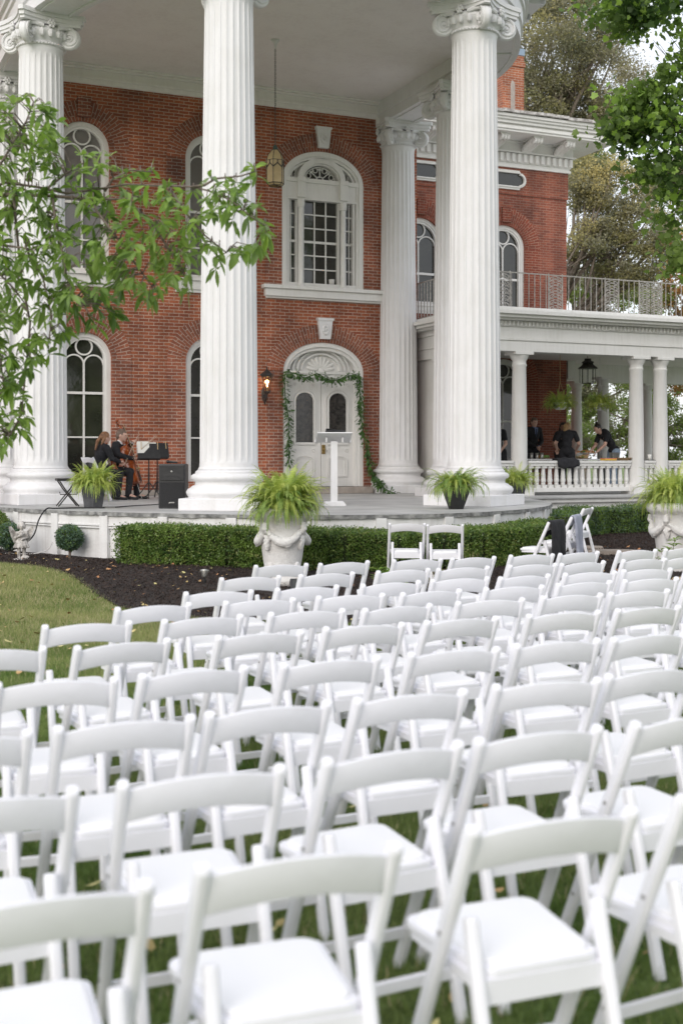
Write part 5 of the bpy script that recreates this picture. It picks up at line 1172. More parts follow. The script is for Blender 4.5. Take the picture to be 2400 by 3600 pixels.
def lance(V, F, p, d, L, w, nr, curl=.25, ns=4):
    """folded lance leaf from p along d; appended to V, F"""
    d = d.normalized(); s = d.cross(nr)
    if s.length < 1e-3: s = d.cross(Vector((1, 0, 0)))
    s.normalize(); n_ = s.cross(d); o = len(V); prof = [0, .62, 1, .85, .03][:ns+1]
    for k in range(ns+1):
        u = k/ns; c = p+d*L*u+Vector((0, 0, -curl*L*u*u)); ww = w*prof[k]; V += [c-s*ww+n_*ww*.35, c, c+s*ww+n_*ww*.35]
    for k in range(ns): a = o+3*k; F += [(a, a+1, a+4, a+3), (a+1, a+2, a+5, a+4)]
def perennial(X, Y, h, n, label):
    z = gz(X, Y); r = empty('young_shrub', (X, Y, z), 0, label, 'shrub', 'young leafy shrubs in the bed'); V = []; F = []; st = MB(); rn = random.Random(int(X*31))
    for i in range(n):
        a = rn.uniform(0, 2*PI); t = Vector((.30*h*math.cos(a)*rn.uniform(.3, 1.3), .3*h*math.sin(a), h*rn.uniform(.55, 1))); st.tube([(0, 0, 0), t*.5+Vector((0, 0, .04)), t], [.007, .005, .003], 5)
        for k in range(9):
            b_ = 2*PI*k/9+rn.random(); d = Vector((math.cos(b_), math.sin(b_), rn.uniform(.1, .7))); lance(V, F, t-Vector((0, 0, .04*rn.random())), d, rn.uniform(.09, .13), .016, Vector((0, 0, 1)), .2)
    MB().add(V, F).build('leaves', M['magleaf2'], r, fixn=False); st.build('stems', M['twig'], r)
perennial(gx(885, 14.3), 14.3, .34, 6, 'small light green leafy shrub behind the front chairs left of the two facing chairs')
perennial(gx(925, 14.2), 14.2, .30, 5, 'small light green leafy shrub directly before the left facing chair')
perennial(gx(1530, 15.4), 15.4, .62, 7, 'leggy young shrub with whorled leaves before the right urn')
# ================================================================== LANTERNS
ln = empty('hanging_lantern', hw(.33, 3.0, 6.69), R(20), 'large amber glass lantern hanging on a chain from the portico ceiling', 'lantern')
b = MB(); b.lathe([(.12, .03), (.165, .07), (.165, .50), (.14, .60), (.08, .68), (.03, .72)], 6, cap=False); b.build('glass', M['amber'], ln)
b = MB()
for k in range(6):
    a = 2*PI*k/6; P_ = lambda r, z, da=0: (r*math.cos(a+da), r*math.sin(a+da), z); b.tube([P_(.122, .03), P_(.168, .07), P_(.168, .50), P_(.143, .60), P_(.08, .68), P_(.03, .72)], .007, 5)
    a2 = a+2*PI/6; q = lambda r, z: (r*math.cos(a2), r*math.sin(a2), z); mid = lambda r, z: (r*.87*math.cos(a+PI/6), r*.87*math.sin(a+PI/6), z)
    for z, r in ((.07, .168), (.03, .122), (.50, .168)): b.tube([P_(r, z), q(r, z)], .008 if z < .1 else .005, 5)
    b.tube([P_(.17, .36), mid(.173, .44), mid(.173, .50)], .010, 5); b.tube([q(.17, .36), mid(.173, .44), mid(.173, .50)], .010, 5)
b.build('frame', M['iron'], ln); MB().lathe([(.05, .70), (.045, .74), (.035, .78), (.015, .80)], 12).build('cap', M['greencap'], ln, smooth=True)
b = MB(); z = .80; k = 0
while z < 2.62:
    b.strip([(.014*math.cos(2*PI*i/8), z+.024*math.sin(2*PI*i/8)) for i in range(8)], .006, -.003, .003, closed=True) if k % 2 else b.tube([(0, .012, z-.02), (0, .012, z+.02), (0, -.012, z+.02), (0, -.012, z-.02), (0, .012, z-.02)], .003, 5)
    z += .036; k += 1
b.build('chain', M['iron'], ln); MB().lathe([(.012, 2.60), (.04, 2.70), (.08, 2.75), (.085, 2.765)], 16).build('ceiling_rose', M['white'], ln, smooth=True)
sc = empty('wall_lantern', hw(1.20, .02, 3.02), HA, 'black iron wall lantern with a lit bulb beside the front door', 'wall lantern')
b = MB(); b.ell((0, -.03, -.05), (.05, .03, .16), 10, 8); b.tube([(0, -.03, -.15), (0, -.12, -.20), (0, -.20, -.14), (0, -.22, -.05)], [.03, .028, .022, .02], 8); b.tube([(0, -.03, -.05), (0, -.10, -.06), (0, -.16, -.12)], .014, 8); b.lathe([(.001, -.30), (.02, -.24), (.035, -.18), (.02, -.14)], 10, (0, -.08, 0))
b.build('bracket', M['iron'], sc, smooth=True)
b = MB(); c0 = (0, -.22, 0); b.lathe([(.02, -.07), (.05, -.05), (.085, -.02), (.08, 0)], 6, c0); b.lathe([(.12, .30), (.14, .33), (.13, .36), (.06, .42), (.02, .46), (.012, .52)], 6, c0)
for k in range(6):
    a = 2*PI*k/6; b.tube([(.078*math.cos(a), -.22+.078*math.sin(a), -.01), (.085*math.cos(a), -.22+.085*math.sin(a), .15), (.115*math.cos(a), -.22+.115*math.sin(a), .31)], .007, 5)
    b.tube([(.125*math.cos(a), -.22+.125*math.sin(a), .33), (.15*math.cos(a), -.22+.15*math.sin(a), .36), (.155*math.cos(a), -.22+.155*math.sin(a), .41)], [.012, .009, .003], 5)
b.build('cage', M['iron'], sc); MB().lathe([(.074, 0), (.108, .30)], 6, c0, cap=False).build('glass', M['clearglass'], sc)
MB().ell((0, -.22, .13), (.017, .017, .045), 10, 8).build('bulb', M['flame'], sc, smooth=True); MB().tube([(0, -.22, -.01), (0, -.22, .09)], .014, 8).build('candle', M['pegwood'], sc)
pl_ = bpy.data.lights.new('bulb_light', 'POINT'); pl_.energy = 2.5; pl_.color = (1, .6, .28); pl_.shadow_soft_size = .03; plo = bpy.data.objects.new('bulb_light', pl_); C.objects.link(plo); plo.parent = sc; plo.location = (0, -.22, .2)
pr = empty('porch_lantern', hw(9.9, -.6, 3.32), HA, 'black metal pagoda lantern hanging under the porch ceiling', 'lantern')
b = MB(); b.lathe([(.10, .86), (.11, .80), (.19, .76), (.20, .74)], 6); b.lathe([(.16, .74), (.18, .68), (.29, .60), (.32, .57)], 6); b.build('roof', M['iron'], pr)
b = MB()
for k in range(6): a = 2*PI*k/6; b.tube([(.17*math.cos(a), .17*math.sin(a), .6), (.17*math.cos(a), .17*math.sin(a), .14)], .008, 5)
for z in (.14,): b.lathe([(.17, z), (.175, z+.015)], 6, cap=False)
for sx in (-1, 1): b.tube([(sx*.25, 0, .62), (sx*.27, 0, .58), (sx*.27, 0, .16), (sx*.17, 0, .14)], .008, 5)
b.build('cage', M['iron'], pr); pr.scale = (.85, .85, .85); MB().tube([(0, 0, .86), (0, 0, 1.14)], .007, 6).build('chain', M['iron'], pr)
for i, (s, d, lb) in enumerate(((7.85, 1.25, 'left of two hanging fern baskets under the porch beam'), (8.93, 1.25, 'right of two hanging fern baskets under the porch beam'))):
    r = empty('hanging_fern', hw(s, d, 2.70), i*1.3, lb, 'hanging fern', 'fern baskets hanging on the porch')
    MB().lathe([(.10, 0), (.15, .06), (.17, .16), (.165, .16)], 20).build('basket', M['white'], r, smooth=True); fol(FM[3], r, (0, 0, .13), i*2, (.84, .84, .85)); fol(FM[1], r, (0, 0, .12), i*2+1, (.86, .86, -.42))
    b = MB()
    for k in range(3): a = 2*PI*k/3; b.tube([(.16*math.cos(a), .16*math.sin(a), .16), (0, 0, .62)], .004, 4)
    b.tube([(0, 0, .62), (0, 0, 1.6)], .006, 5); b.build('hanger', M['pegwood'] if i == 0 else M['white'], r)
# ================================================================== GARLAND
def gar():
    Q = [(663, 1065, .16), (663, 1030, .16), (663, 961, .16), (655, 911, .16), (653, 870, .16), (657, 853, .2), (675, 857, .2), (700, 868, .2), (728, 858, .2), (763, 876, .2), (788, 868, .2), (808, 862, .2), (822, 858, .2), (826, 880, .16), (826, 911, .16), (828, 950, .16), (833, 990, .16), (843, 1036, .16), (850, 1076, .18), (863, 1106, .35), (872, 1114, .75), (888, 1126, .86), (912, 1136, .98)]
    P = []
    for px, py, d in Q:
        dx = (px-784)/2850; r = Vector((dx, 1, 0)); t = (d+P0.dot(EN))/r.dot(EN); P.append(Vector((dx*t, t, 1.61-(py-1052)*t/2850)))
    V = []; F = []; rn = random.Random(5); S_ = []
    for a, b_ in zip(P, P[1:]):
        L = (b_-a).length; n = max(2, int(L/rn.uniform(.0052, .0085)))
        for k in range(n):
            p = a+(b_-a)*(k/n); t = (b_-a).normalized(); rad = rn.uniform(0, .045); u = Vector((rn.gauss(0, 1), rn.gauss(0, 1), rn.gauss(0, 1))); u = (u-t*u.dot(t)).normalized()
            d = (t*rn.uniform(-.3, 1)*(-1 if rn.random() < .3 else 1)+u*.8+Vector((0, 0, -.45))).normalized(); lance(V, F, p+u*rad, d, rn.uniform(.05, .14), rn.uniform(.012, .024), u, .1, 3)
        S_.append(a)
    S_.append(P[-1]); r = empty('leaf_garland', P[0], 0, 'green leafy garland draped over the white double door down to the floor', 'garland')
    o = MB().add([tuple(Vector(v)-P[0]) for v in V], F).build('leaves', M['garland'], r, fixn=False); MB().tube([p-P[0] for p in S_], .012, 6).build('stem', M['garland'], r)
gar()
# ================================================================== PEOPLE
def head(b, c, face, k=1.0, tilt=0):
    """head with brow, nose, mouth and ears; face = yaw in the figure's frame (0 looks along +y)"""
    i0 = len(b.v); b.ell((0, 0, 0), (.074, .092, .108), 18, 13); b.ell((0, .028, -.055), (.052, .06, .055), 14, 9); b.ell((0, .095, -.012), (.013, .018, .026), 8, 6); b.ell((0, .088, .028), (.05, .012, .010), 10, 5)
    b.ell((0, .085, -.053), (.024, .010, .007), 8, 5); b.ell((0, .080, -.085), (.022, .018, .016), 8, 5)
    for sx in (-1, 1): b.ell((sx*.076, -.005, -.008), (.010, .020, .030), 8, 6)
    b.xf(Matrix.Translation(c) @ Matrix.Rotation(face, 4, 'Z') @ Matrix.Rotation(tilt, 4, 'X') @ Matrix.Scale(k, 4), i0)
def hand(b, w, d, n_, side=1, curl=.5, k=1.0):
    """palm and five separate fingers; w wrist, d pointing direction, n_ palm normal"""
    w = Vector(w); d = Vector(d).normalized(); n_ = Vector(n_); n_ = (n_-d*n_.dot(d)).normalized(); s = d.cross(n_)*side
    for q in (-.026, -.009, .009, .026): b.cap(w, w+d*.075*k+s*q*k, .016*k, .0125*k, 8)
    for j, (q, L) in enumerate(((-.029, .055), (-.010, .068), (.010, .072), (.029, .064))):
        a = w+d*.078*k+s*q*k; e1 = a+(d*math.cos(curl)+n_*math.sin(curl))*L*.5*k; e2 = e1+(d*math.cos(curl*2.2)+n_*math.sin(curl*2.2))*L*.5*k
        b.cap(a, e1, .0098*k, .0088*k, 7); b.cap(e1, e2, .0088*k, .0075*k, 7)
    a = w+d*.02*k+s*.024*k; e1 = a+(d*.7+s*.75).normalized()*.038*k; e2 = e1+(d*.9+n_*.45).normalized()*.03*k; b.cap(a, e1, .0125*k, .011*k, 7); b.cap(e1, e2, .011*k, .009*k, 7)
def person(loc, rz, label, J, skin='skin', hair=None, hairm='hairdark', top='suit', sleeves='long', bottom='suit', kind='trousers', shirt=None, sc=1.0, face=0, tilt=0, curl=.6, extras=None, fem=False, group=None):
    """J: joints pel, wst, chs, nck, hed, and lists shl, elb, wri, hip, kne, ank, toe for left (-x) and right (+x)"""
    r = empty('person', loc, rz, label, 'person', group); r.scale = (sc,)*3; V_ = Vector
    J = {k: ([V_(q) for q in v] if isinstance(v, list) else V_(v)) for k, v in J.items()}; b = MB()
    up = (J['chs']-J['pel']).normalized(); rot = V_((0, 0, 1)).rotation_difference(up).to_matrix(); sw = .86 if fem else 1
    def torso(m_, g):
        m_.ell(J['pel'], (.155+g, .11+g, .12+g), 16, 10, 0, rot); m_.ell(J['wst'], (.125*sw+g, .092+g, .13+g), 16, 10, 0, rot); m_.ell(J['chs'], (.155*sw+g, .108+g, .175+g), 16, 10, 0, rot)
        m_.cap(J['shl'][0]*.92+J['shl'][1]*.08, J['shl'][1]*.92+J['shl'][0]*.08, .058+g, .058+g); m_.cap(J['nck']-up*.06, J['nck'], .09+g, .058+g*.4)
        if fem:
            for sx in (-1, 1): m_.ell(J['chs']+rot @ V_((sx*.065, .085, .01)), (.06, .05, .06), 10, 7)
    def arm(m_, i, g, upto=2):
        m_.cap(J['shl'][i], J['elb'][i], .054+g, .042+g)
        if upto == 2: m_.cap(J['elb'][i], J['wri'][i], .041+g, .028+g*.8)
    def leg(m_, i, g, z=0):
        m_.cap(J['hip'][i], J['kne'][i], .088+g, .060+g); m_.cap(J['kne'][i], J['ank'][i], .056+g, .040+g)
    torso(b, 0); b.cap(J['nck']-up*.03, J['hed']-V_((0, 0, .06)), .05, .048)
    for i in (0, 1):
        arm(b, i, 0); leg(b, i, 0); b.cap(J['ank'][i], J['toe'][i], .036, .028)
        d = (J['wri'][i]-J['elb'][i]).normalized(); hand(b, J['wri'][i], d, V_((0, .4, -1)) if abs(d.z) < .7 else V_((1-2*i, .3, 0)), 1 if i == 0 else -1, curl)
    head(b, J['hed'], face, 1, tilt); remesh_obj(b, 'body', M[skin], r, .0095, 2)
    HM = Matrix.Translation(J['hed']) @ Matrix.Rotation(face, 4, 'Z') @ Matrix.Rotation(tilt, 4, 'X')
    e = MB(); i0 = 0
    for sx in (-1, 1): e.ell((sx*.030, .083, .010), (.011, .007, .006), 8, 5)
    e.xf(HM, 0).build('eyes', M['eye'], r)
    g = MB(); torso(g, .014)
    if kind == 'trousers': g.ell(J['pel']-up*.02, (.165, .12, .11), 16, 9, 0, rot)
    for i in (0, 1): arm(g, i, .013 if sleeves == 'long' else .016, 2 if sleeves == 'long' else 1)
    if sleeves == 'short':
        g = MB(); torso(g, .014)
        for i in (0, 1): q = J['shl'][i]+(J['elb'][i]-J['shl'][i])*.62; g.cap(J['shl'][i], q, .066, .062)
    if kind == 'skirt':
        for i in (0, 1): g.cap(J['hip'][i], J['kne'][i]+V_((0, 0, -.05)), .125, .13)
    remesh_obj(g, 'jacket' if shirt else 'top', M[top], r, .012, 2)
    g = MB(); g.ell(J['pel'], (.163, .118, .125), 16, 10, 0, rot)
    for i in (0, 1): leg(g, i, .016)
    remesh_obj(g, 'trousers', M[bottom], r, .012, 2)
    g = MB()
    for i in (0, 1):
        t = (J['toe'][i]-J['ank'][i]); g.cap(J['ank'][i]-V_((0, 0, .045))-t*.25, J['toe'][i]+t*.1-V_((0, 0, .004)), .036, .033, 10); g.box(J['ank'][i]*.5+J['toe'][i]*.5-V_((0, 0, .045)), (.07, .22, .018), V_((0, 1, 0)).rotation_difference(V_((t.x, t.y, 0))).to_matrix())
    g.build('shoes', M['darkpot'], r, smooth=True)
    if shirt:
        g = MB(); f = rot @ V_((0, .122, .05)); a = J['chs']+f; g.add([tuple(J['chs']+rot @ V_(p)) for p in ((-.05, .115, .17), (.05, .115, .17), (.03, .128, .03), (0, .128, -.06), (-.03, .128, .03))], [(0, 1, 2, 3, 4)])
        g.cap(J['nck']-up*.02+V_((0, .01, 0)), J['nck']+V_((0, .01, .012)), .062, .058); g.build('shirt', M[shirt], r, smooth=True)
        t_ = MB(); t_.prism([(-.013, .14), (.013, .14), (.02, 0), (0, -.05), (-.02, 0)], .129, .134); t_.xf(Matrix.Translation(J['chs']) @ rot.to_4x4(), 0); t_.build('tie', M['tie'], r)
        if sleeves == 'long':
            for i in (0, 1): d = (J['wri'][i]-J['elb'][i]).normalized(); MB().cap(J['wri'][i]-d*.02, J['wri'][i]+d*.004, .036, .034).build('cuff', M[shirt], r, smooth=True)
    h = MB()
    if hair == 'short': h.ell((0, -.012, .022), (.080, .096, .100), 16, 10); h.ell((0, -.045, -.02), (.076, .062, .07), 14, 9)
    elif hair == 'long': h.ell((0, -.014, .018), (.084, .098, .106), 16, 10); h.cap((0, -.065, .0), (0, -.11, -.26), .082, .06); h.cap((-.06, -.03, -.02), (-.075, -.06, -.25), .038, .028); h.cap((.06, -.03, -.02), (.075, -.06, -.25), .038, .028)
    elif hair == 'bun': h.ell((0, -.018, .020), (.082, .094, .102), 16, 10); h.ell((0, -.045, .135), (.036, .036, .034), 12, 8)
    elif hair == 'tail': h.ell((0, -.016, .020), (.083, .096, .104), 16, 10); h.cap((0, -.085, .02), (0, -.14, -.10), .035, .032); h.cap((0, -.14, -.10), (.01, -.15, -.26), .032, .015); h.cap((.05, -.04, -.02), (.055, -.07, -.14), .032, .018)
    if hair:
        ho = remesh_obj(h.xf(HM, 0), 'hair', M[hairm], r, .007, 1)
        # keep the face clear: pull hair off the front of the head
        for v in ho.data.vertices:
            l = HM.inverted() @ v.co
            if l.y > .035 and l.z < .055: l.y = .030-.2*(l.y-.035); l.x *= .97; v.co = HM @ l
    return r
def standing(lean=0, arms=None, yaw=0, head_fwd=.02):
    """joints for a standing adult leaning forward by lean (m at the neck)"""
    return dict(pel=(0, -.15*lean, .95), wst=(0, .15*lean, 1.12), chs=(0, .55*lean, 1.30), nck=(0, lean*.9, 1.46-.25*lean), hed=(0, lean*1.1+head_fwd, 1.60-.4*lean),
        shl=[(-.165, lean*.75, 1.42-.22*lean), (.165, lean*.75, 1.42-.22*lean)], elb=arms[0], wri=arms[1], hip=[(-.09, -.12*lean, .92), (.09, -.12*lean, .92)], kne=[(-.10, .02, .50), (.10, .03, .50)], ank=[(-.10, -.02, .09), (.10, -.02, .09)], toe=[(-.12, .13, .035), (.12, .13, .035)])
PZ = .84
person(hw(8.70, -1.2, PZ), R(205), 'bearded man in a dark suit and blue shirt on the porch, hands clasped', standing(.04, ([(-.24, .02, 1.14), (.24, .02, 1.14)], [(-.05, .20, 1.02), (.05, .21, 1.00)])), 'skin', 'short', 'hairgrey', 'suit', 'long', 'suit', shirt='shirtblue', sc=1.04, tilt=R(-14))
person(hw(8.38, .75, PZ), R(-12), 'blond woman in a black top seen from behind on the porch', standing(.22, ([(-.27, .18, 1.14), (.27, .22, 1.12)], [(-.25, .40, .98), (.20, .45, .98)])), 'skin', 'long', 'hairblond', 'suit', 'short', 'suit', fem=True, sc=.98, face=R(-15), tilt=R(-18))
person(hw(9.18, -.7, PZ), R(215), 'woman with long dark hair and bare arms standing by the porch column', standing(.06, ([(-.24, -.02, 1.14), (.24, -.02, 1.14)], [(-.22, .16, .98), (.22, .18, .98)])), 'skintan', 'long', 'hairdark', 'suit', 'short', 'suit', fem=True, sc=.97, face=R(-25), tilt=R(-10))
person(hw(9.90, .40, PZ), R(112), 'woman with a dark bun in black shirt and jeans leaning over the food table', standing(.33, ([(-.19, .34, 1.08), (.19, .36, 1.06)], [(-.14, .52, .92), (.14, .55, .90)]), head_fwd=.05), 'skin', 'bun', 'hairdark', 'suit', 'short', 'denim', fem=True, sc=1.0, tilt=R(-32))
person(hw(7.05, -.1, PZ), R(150), 'dark haired woman in a black sleeveless dress half hidden behind the fluted column', standing(.08, ([(-.23, .08, 1.12), (.23, .10, 1.12)], [(-.18, .26, .96), (.18, .28, .96)])), 'skin', 'long', 'hairauburn', 'suit', 'short', 'suit', kind='skirt', fem=True, sc=.98, tilt=R(-15))
person(hw(10.75, -7.5, .16), R(200), 'distant person whose dark hair shows over the balustrade at the right edge', standing(.0, ([(-.24, 0, 1.14), (.24, 0, 1.14)], [(-.24, .1, .92), (.24, .1, .92)])), 'skin', 'short', 'hairauburn', 'suit', 'short', 'denim', sc=1.02)
# seated musicians
def seated(lean=.05, elb=None, wri=None, spread=.18, kf=.40, foot=.42):
    return dict(pel=(0, 0, .52), wst=(0, .02+lean*.3, .68), chs=(0, .03+lean*.6, .86), nck=(0, .04+lean, 1.02), hed=(0, .07+lean*1.2, 1.16), shl=[(-.17, .03+lean*.8, .98), (.17, .03+lean*.8, .98)], elb=elb, wri=wri,
        hip=[(-.09, .03, .50), (.09, .03, .50)], kne=[(-spread, kf, .50), (spread, kf, .50)], ank=[(-spread*.9, foot, .09), (spread*1.0, foot-.06, .09)], toe=[(-spread, foot+.15, .035), (spread*1.1, foot+.09, .035)])
cl = hw(-2.50, 1.85, DZ); CR = R(266)
person(cl, CR, 'man in a black tailcoat and bow tie seated playing the cello', seated(.10, [(-.30, .20, .84), (.28, .20, .80)], [(-.12, .34, 1.02), (.12, .42, .74)], .21, .40, .42), 'skin', 'short', 'hairgrey', 'suit', 'long', 'suit', shirt='shirtwhite', sc=1.03, tilt=R(-12), curl=.8)
vl = hw(-2.86, 2.35, DZ)
person(vl, R(24+285), 'woman with auburn ponytail in black seated beside the cellist holding a violin', seated(.06, [(-.26, .12, .78), (.26, .14, .78)], [(-.10, .34, .78), (.14, .36, .72)], .12, .38, .40), 'skin', 'tail', 'hairauburn', 'suit', 'long', 'suit', fem=True, sc=.98, tilt=R(-14), curl=.7)
for (p, rz, lb) in ((cl, CR, 'white folding chair under the cellist'), (vl, R(24+285), 'white folding chair under the violin player behind the fern')):
    o = chair.copy(); C.objects.link(o)
    for ch_ in CK: c = ch_.copy(); C.objects.link(c); c.parent = o
    o.location = p+Matrix.Rotation(rz, 3, 'Z') @ Vector((0, -.02, 0)); o.rotation_euler = (0, 0, rz); tag(o, lb, 'folding chair', 'chairs of the musicians')
def string_instrument(name, L, loc, rot, label, cat, endpin=True):
    """body along +z from 0, front faces +y"""
    r = bpy.data.objects.new(name, None); C.objects.link(r); r.location = loc; r.rotation_euler = rot; tag(r, label, cat); k = L/.76
    half = [(0, 0), (.10, .005), (.17, .04), (.215, .12), (.215, .20), (.185, .28), (.15, .32), (.155, .335), (.125, .38), (.12, .42), (.14, .465), (.15, .47), (.155, .50), (.17, .56), (.165, .64), (.13, .70), (.07, .745), (0, .755)]
    P = [(x*k, z*k) for x, z in half]+[(-x*k, z*k) for x, z in half[-2:0:-1]]; b = MB(); n = len(P); t = .065*k
    lv = [(-t-.012*k, .6), (-t-.006*k, .9), (-t, 1.0), (-t+.008*k, .965), (t-.008*k, .965), (t, 1.0), (t+.008*k, .88), (t+.016*k, .5)]; cz = .38*k
    b.add([(x*s, y, cz+(z-cz)*s) for y, s in lv for x, z in P], [(j*n+i, j*n+(i+1) % n, (j+1)*n+(i+1) % n, (j+1)*n+i) for j in range(len(lv)-1) for i in range(n)]+[tuple(range(n)), tuple((len(lv)-1)*n+i for i in range(n-1, -1, -1))])
    b.build('body', M['cello'], r, smooth=True, angle=55)
    b = MB(); b.tube([(0, t*.6, .72*k), (0, t*.9, .98*k), (0, t*.2, 1.12*k)], [.022*k, .017*k, .016*k], 8); b.tube([(0, t*.3, 1.10*k), (0, -t*.3, 1.19*k), (0, t*.1, 1.235*k), (0, t*.55, 1.21*k), (0, t*.2, 1.18*k)], [.018*k, .017*k, .022*k, .018*k, .01*k], 8); b.ell((0, t*.1, 1.21*k), (.03*k, .022*k, .022*k), 8, 6); b.build('neck_and_scroll', M['cello'], r, smooth=True)
    b = MB(); b.box((0, t+.035*k, .76*k), (.045*k, .012*k, .58*k), Matrix.Rotation(R(3), 3, 'X')); b.prism([(-.03*k, .05*k), (.03*k, .05*k), (.022*k, .23*k), (-.022*k, .23*k)], t+.02*k, t+.032*k)
    for z in (1.13, 1.17):
        b.tube([(-.055*k, 0, z*k), (.055*k, 0, z*k)], .006*k, 6)
    b.build('fingerboard', M['black'], r)
    b = MB(); b.prism([(-.05*k, .27*k), (.05*k, .27*k), (.04*k, .285*k), (-.04*k, .285*k)], t+.005, t+.06*k)
    for dx in (-.018, -.006, .006, .018): b.tube([(dx*k, t+.03*k, .22*k), (dx*k, t+.062*k, .28*k), (dx*k*.6, t+.03*k, 1.1*k)], .0016*k+.0004, 4)
    b.build('bridge_and_strings', M['pegwood'], r)
    f_ = MB()
    for sg in (-1, 1): f_.tube([(sg*.075*k, t+.014*k, .22*k), (sg*.08*k, t+.014*k, .26*k), (sg*.07*k, t+.014*k, .31*k), (sg*.06*k, t+.013*k, .35*k)], .006*k, 5)
    f_.build('sound_holes', M['black'], r)
    if endpin: MB().tube([(0, 0, .01), (0, 0, -.30)], .006, 6).build('endpin', M['steel'], r)
    return r
fw = Vector((-math.sin(CR), math.cos(CR), 0)); rt_ = Vector((math.cos(CR), math.sin(CR), 0))
cp = cl+fw*.50+rt_*.02+Vector((0, 0, .27))
string_instrument('cello', .80, cp, (R(19), R(-3), CR), 'orange brown varnished cello held by the seated man', 'cello')
string_instrument('violin', .42, vl+Vector((-math.sin(R(309)), math.cos(R(309)), 0))*.36+Vector((0, 0, .42)), (R(22), R(8), R(309)), 'small dark red violin resting upright on the lap of the seated woman', 'violin', False)
def bow(p0, p1, label):
    p0, p1 = Vector(p0), Vector(p1); r = bpy.data.objects.new('bow', None); C.objects.link(r); r.location = p0; tag(r, label, 'bow', 'bows of the musicians'); d = p1-p0
    u = Vector((0, 0, 1)).cross(d).normalized(); w = u.cross(d).normalized()*.02
    MB().tube([w*1.2, d*.5+w*.4, d+w*1.1], .005, 6).build('stick', M['bowwood'], r); MB().tube([d*.05-w*.1, d*.97-w*.1], .002, 4).build('hair', M['paper'], r); MB().box(d*.04+w*.5, (.02, .02, .03)).build('frog', M['black'], r)
bow(cl+fw*.30+rt_*.34+Vector((0, 0, .60)), cl+fw*.50-rt_*.06+Vector((0, 0, 1.22)), 'long pale bow slanting across the cellist')
bow(cl+fw*.46+rt_*.30+Vector((0, 0, .78)), cl+fw*.86+rt_*.04+Vector((0, 0, 1.20)), 'pale bow pointing up beside the music stand')
# ---- food table and small things on the porch
tb = empty('buffet_table', hw(8.9, .15, PZ), HA, 'table laden with platters of food behind the porch balustrade', 'table')
MB().bb(-1.7, 1.25, -.36, .36, .72, .75).build('top', M['white'], tb, bevel=.006)
for sx in (-1.6, 1.15):
    for sy in (-.3, .3): MB().bb(sx-.025, sx+.025, sy-.025, sy+.025, 0, .72).build('leg', M['iron'], tb)
rn = random.Random(12)
def platter(s, d, z, w, n, ms, label, cat='platter', stand=False):
    r = empty('food_platter', hw(s, d, z), rn.random(), label, cat, 'platters on the buffet table')
    if stand: MB().lathe([(.06, 0), (.015, .02), (.015, .10), (.05, .12)], 12).build('stand', M['white'], r, smooth=True)
    h0 = .12 if stand else 0; MB().lathe([(w*.6, h0), (w, h0+.02), (w*.98, h0+.025)], 20, sy=.7).build('dish', M['wicker'] if not stand else M['white'], r, smooth=True)
    b = MB(); b2 = MB()
    for i in range(n):
        a, q = rn.uniform(0, 2*PI), w*.8*rn.random()**.5; c = (q*math.cos(a), q*.7*math.sin(a), h0+.03+.06*rn.random()*(1-q/w)+.01); (b if rn.random() < .75 else b2).ell(c, (rn.uniform(.02, .045),)*2+(rn.uniform(.015, .035),), 7, 5)
    b.ell((0, 0, h0+.03), (w*.7, w*.5, .03), 10, 6); b.build('bread_and_fruit', M[ms[0]], r, smooth=True)
    if b2.v: b2.build('greens', M[ms[1]], r, smooth=True)
platter(8.85, .25, PZ+.75, .24, 40, ('food', 'food2'), 'wide platter of orange breads and fruit right of the blond woman', stand=True)
platter(9.35, .15, PZ+.75, .22, 34, ('food', 'food2'), 'platter of dark fruit near the woman with the bun', stand=True)
platter(8.15, .10, PZ+.75, .20, 26, ('food2', 'food'), 'bowl of green salad leaves before the man in the suit')
platter(9.10, .35, PZ+.75, .20, 22, ('pegwood', 'food2'), 'low platter of pale cheese in front of the fruit platters')
jr = MB().lathe([(.05, 0), (.055, .02), (.055, .20), (.04, .22), (.04, .24)], 16).build('glass_jar', M['glassgrey'], None, smooth=True); jr.location = hw(9.62, .3, PZ+.75); tag(jr, 'tall dark glass jar beside the hands of the woman with the bun', 'jar')
for i, s in enumerate((7.80, 7.92, 8.02)):
    q = MB().lathe([(.03, 0), (.035, .01), (.04, .14), (.038, .14)], 12).build('tumbler', M['steel'], None, smooth=True); q.location = hw(s, .15+.05*i, PZ+.75); tag(q, ('leftmost of the three metal tumblers on the buffet table', 'middle one of the three metal tumblers on the buffet table', 'rightmost of the three metal tumblers on the buffet table')[i], 'tumbler', 'tumblers on the buffet table')
rp_ = 1.557
cb = MB(); cb.bb(-.15, .15, -.09, .09, .0, .03); cb.bb(-.14, .16, -.08, .10, .03, .05, 1); o = cb.build('card_box', [M['yellowbox'], M['redprint']], None, bevel=.003); o.location = hw(8.02, 2.82, rp_); o.rotation_euler = (0, 0, HA); tag(o, 'flat yellow and red printed box on the balustrade rail', 'box')
wt = MB(); wt.lathe([(.12, 0), (.20, .05), (.21, .055), (.20, .06), (.12, .012)], 24, sy=.55); o = wt.build('woven_tray', M['wicker'], None, smooth=True); o.location = hw(8.42, 2.82, rp_); o.rotation_euler = (0, 0, HA); tag(o, 'brown woven tray on the balustrade rail next to the column', 'tray')
tn = MB(); tn.bb(-.09, .09, -.07, .07, 0, .20); tn.bb(-.095, .095, -.075, .075, .20, .215); o = tn.build('metal_bin', M['steel'], None, bevel=.01); o.location = hw(8.52, 2.35, rp_-.04); o.rotation_euler = (0, 0, HA); tag(o, 'square grey metal container behind the woven tray', 'container')
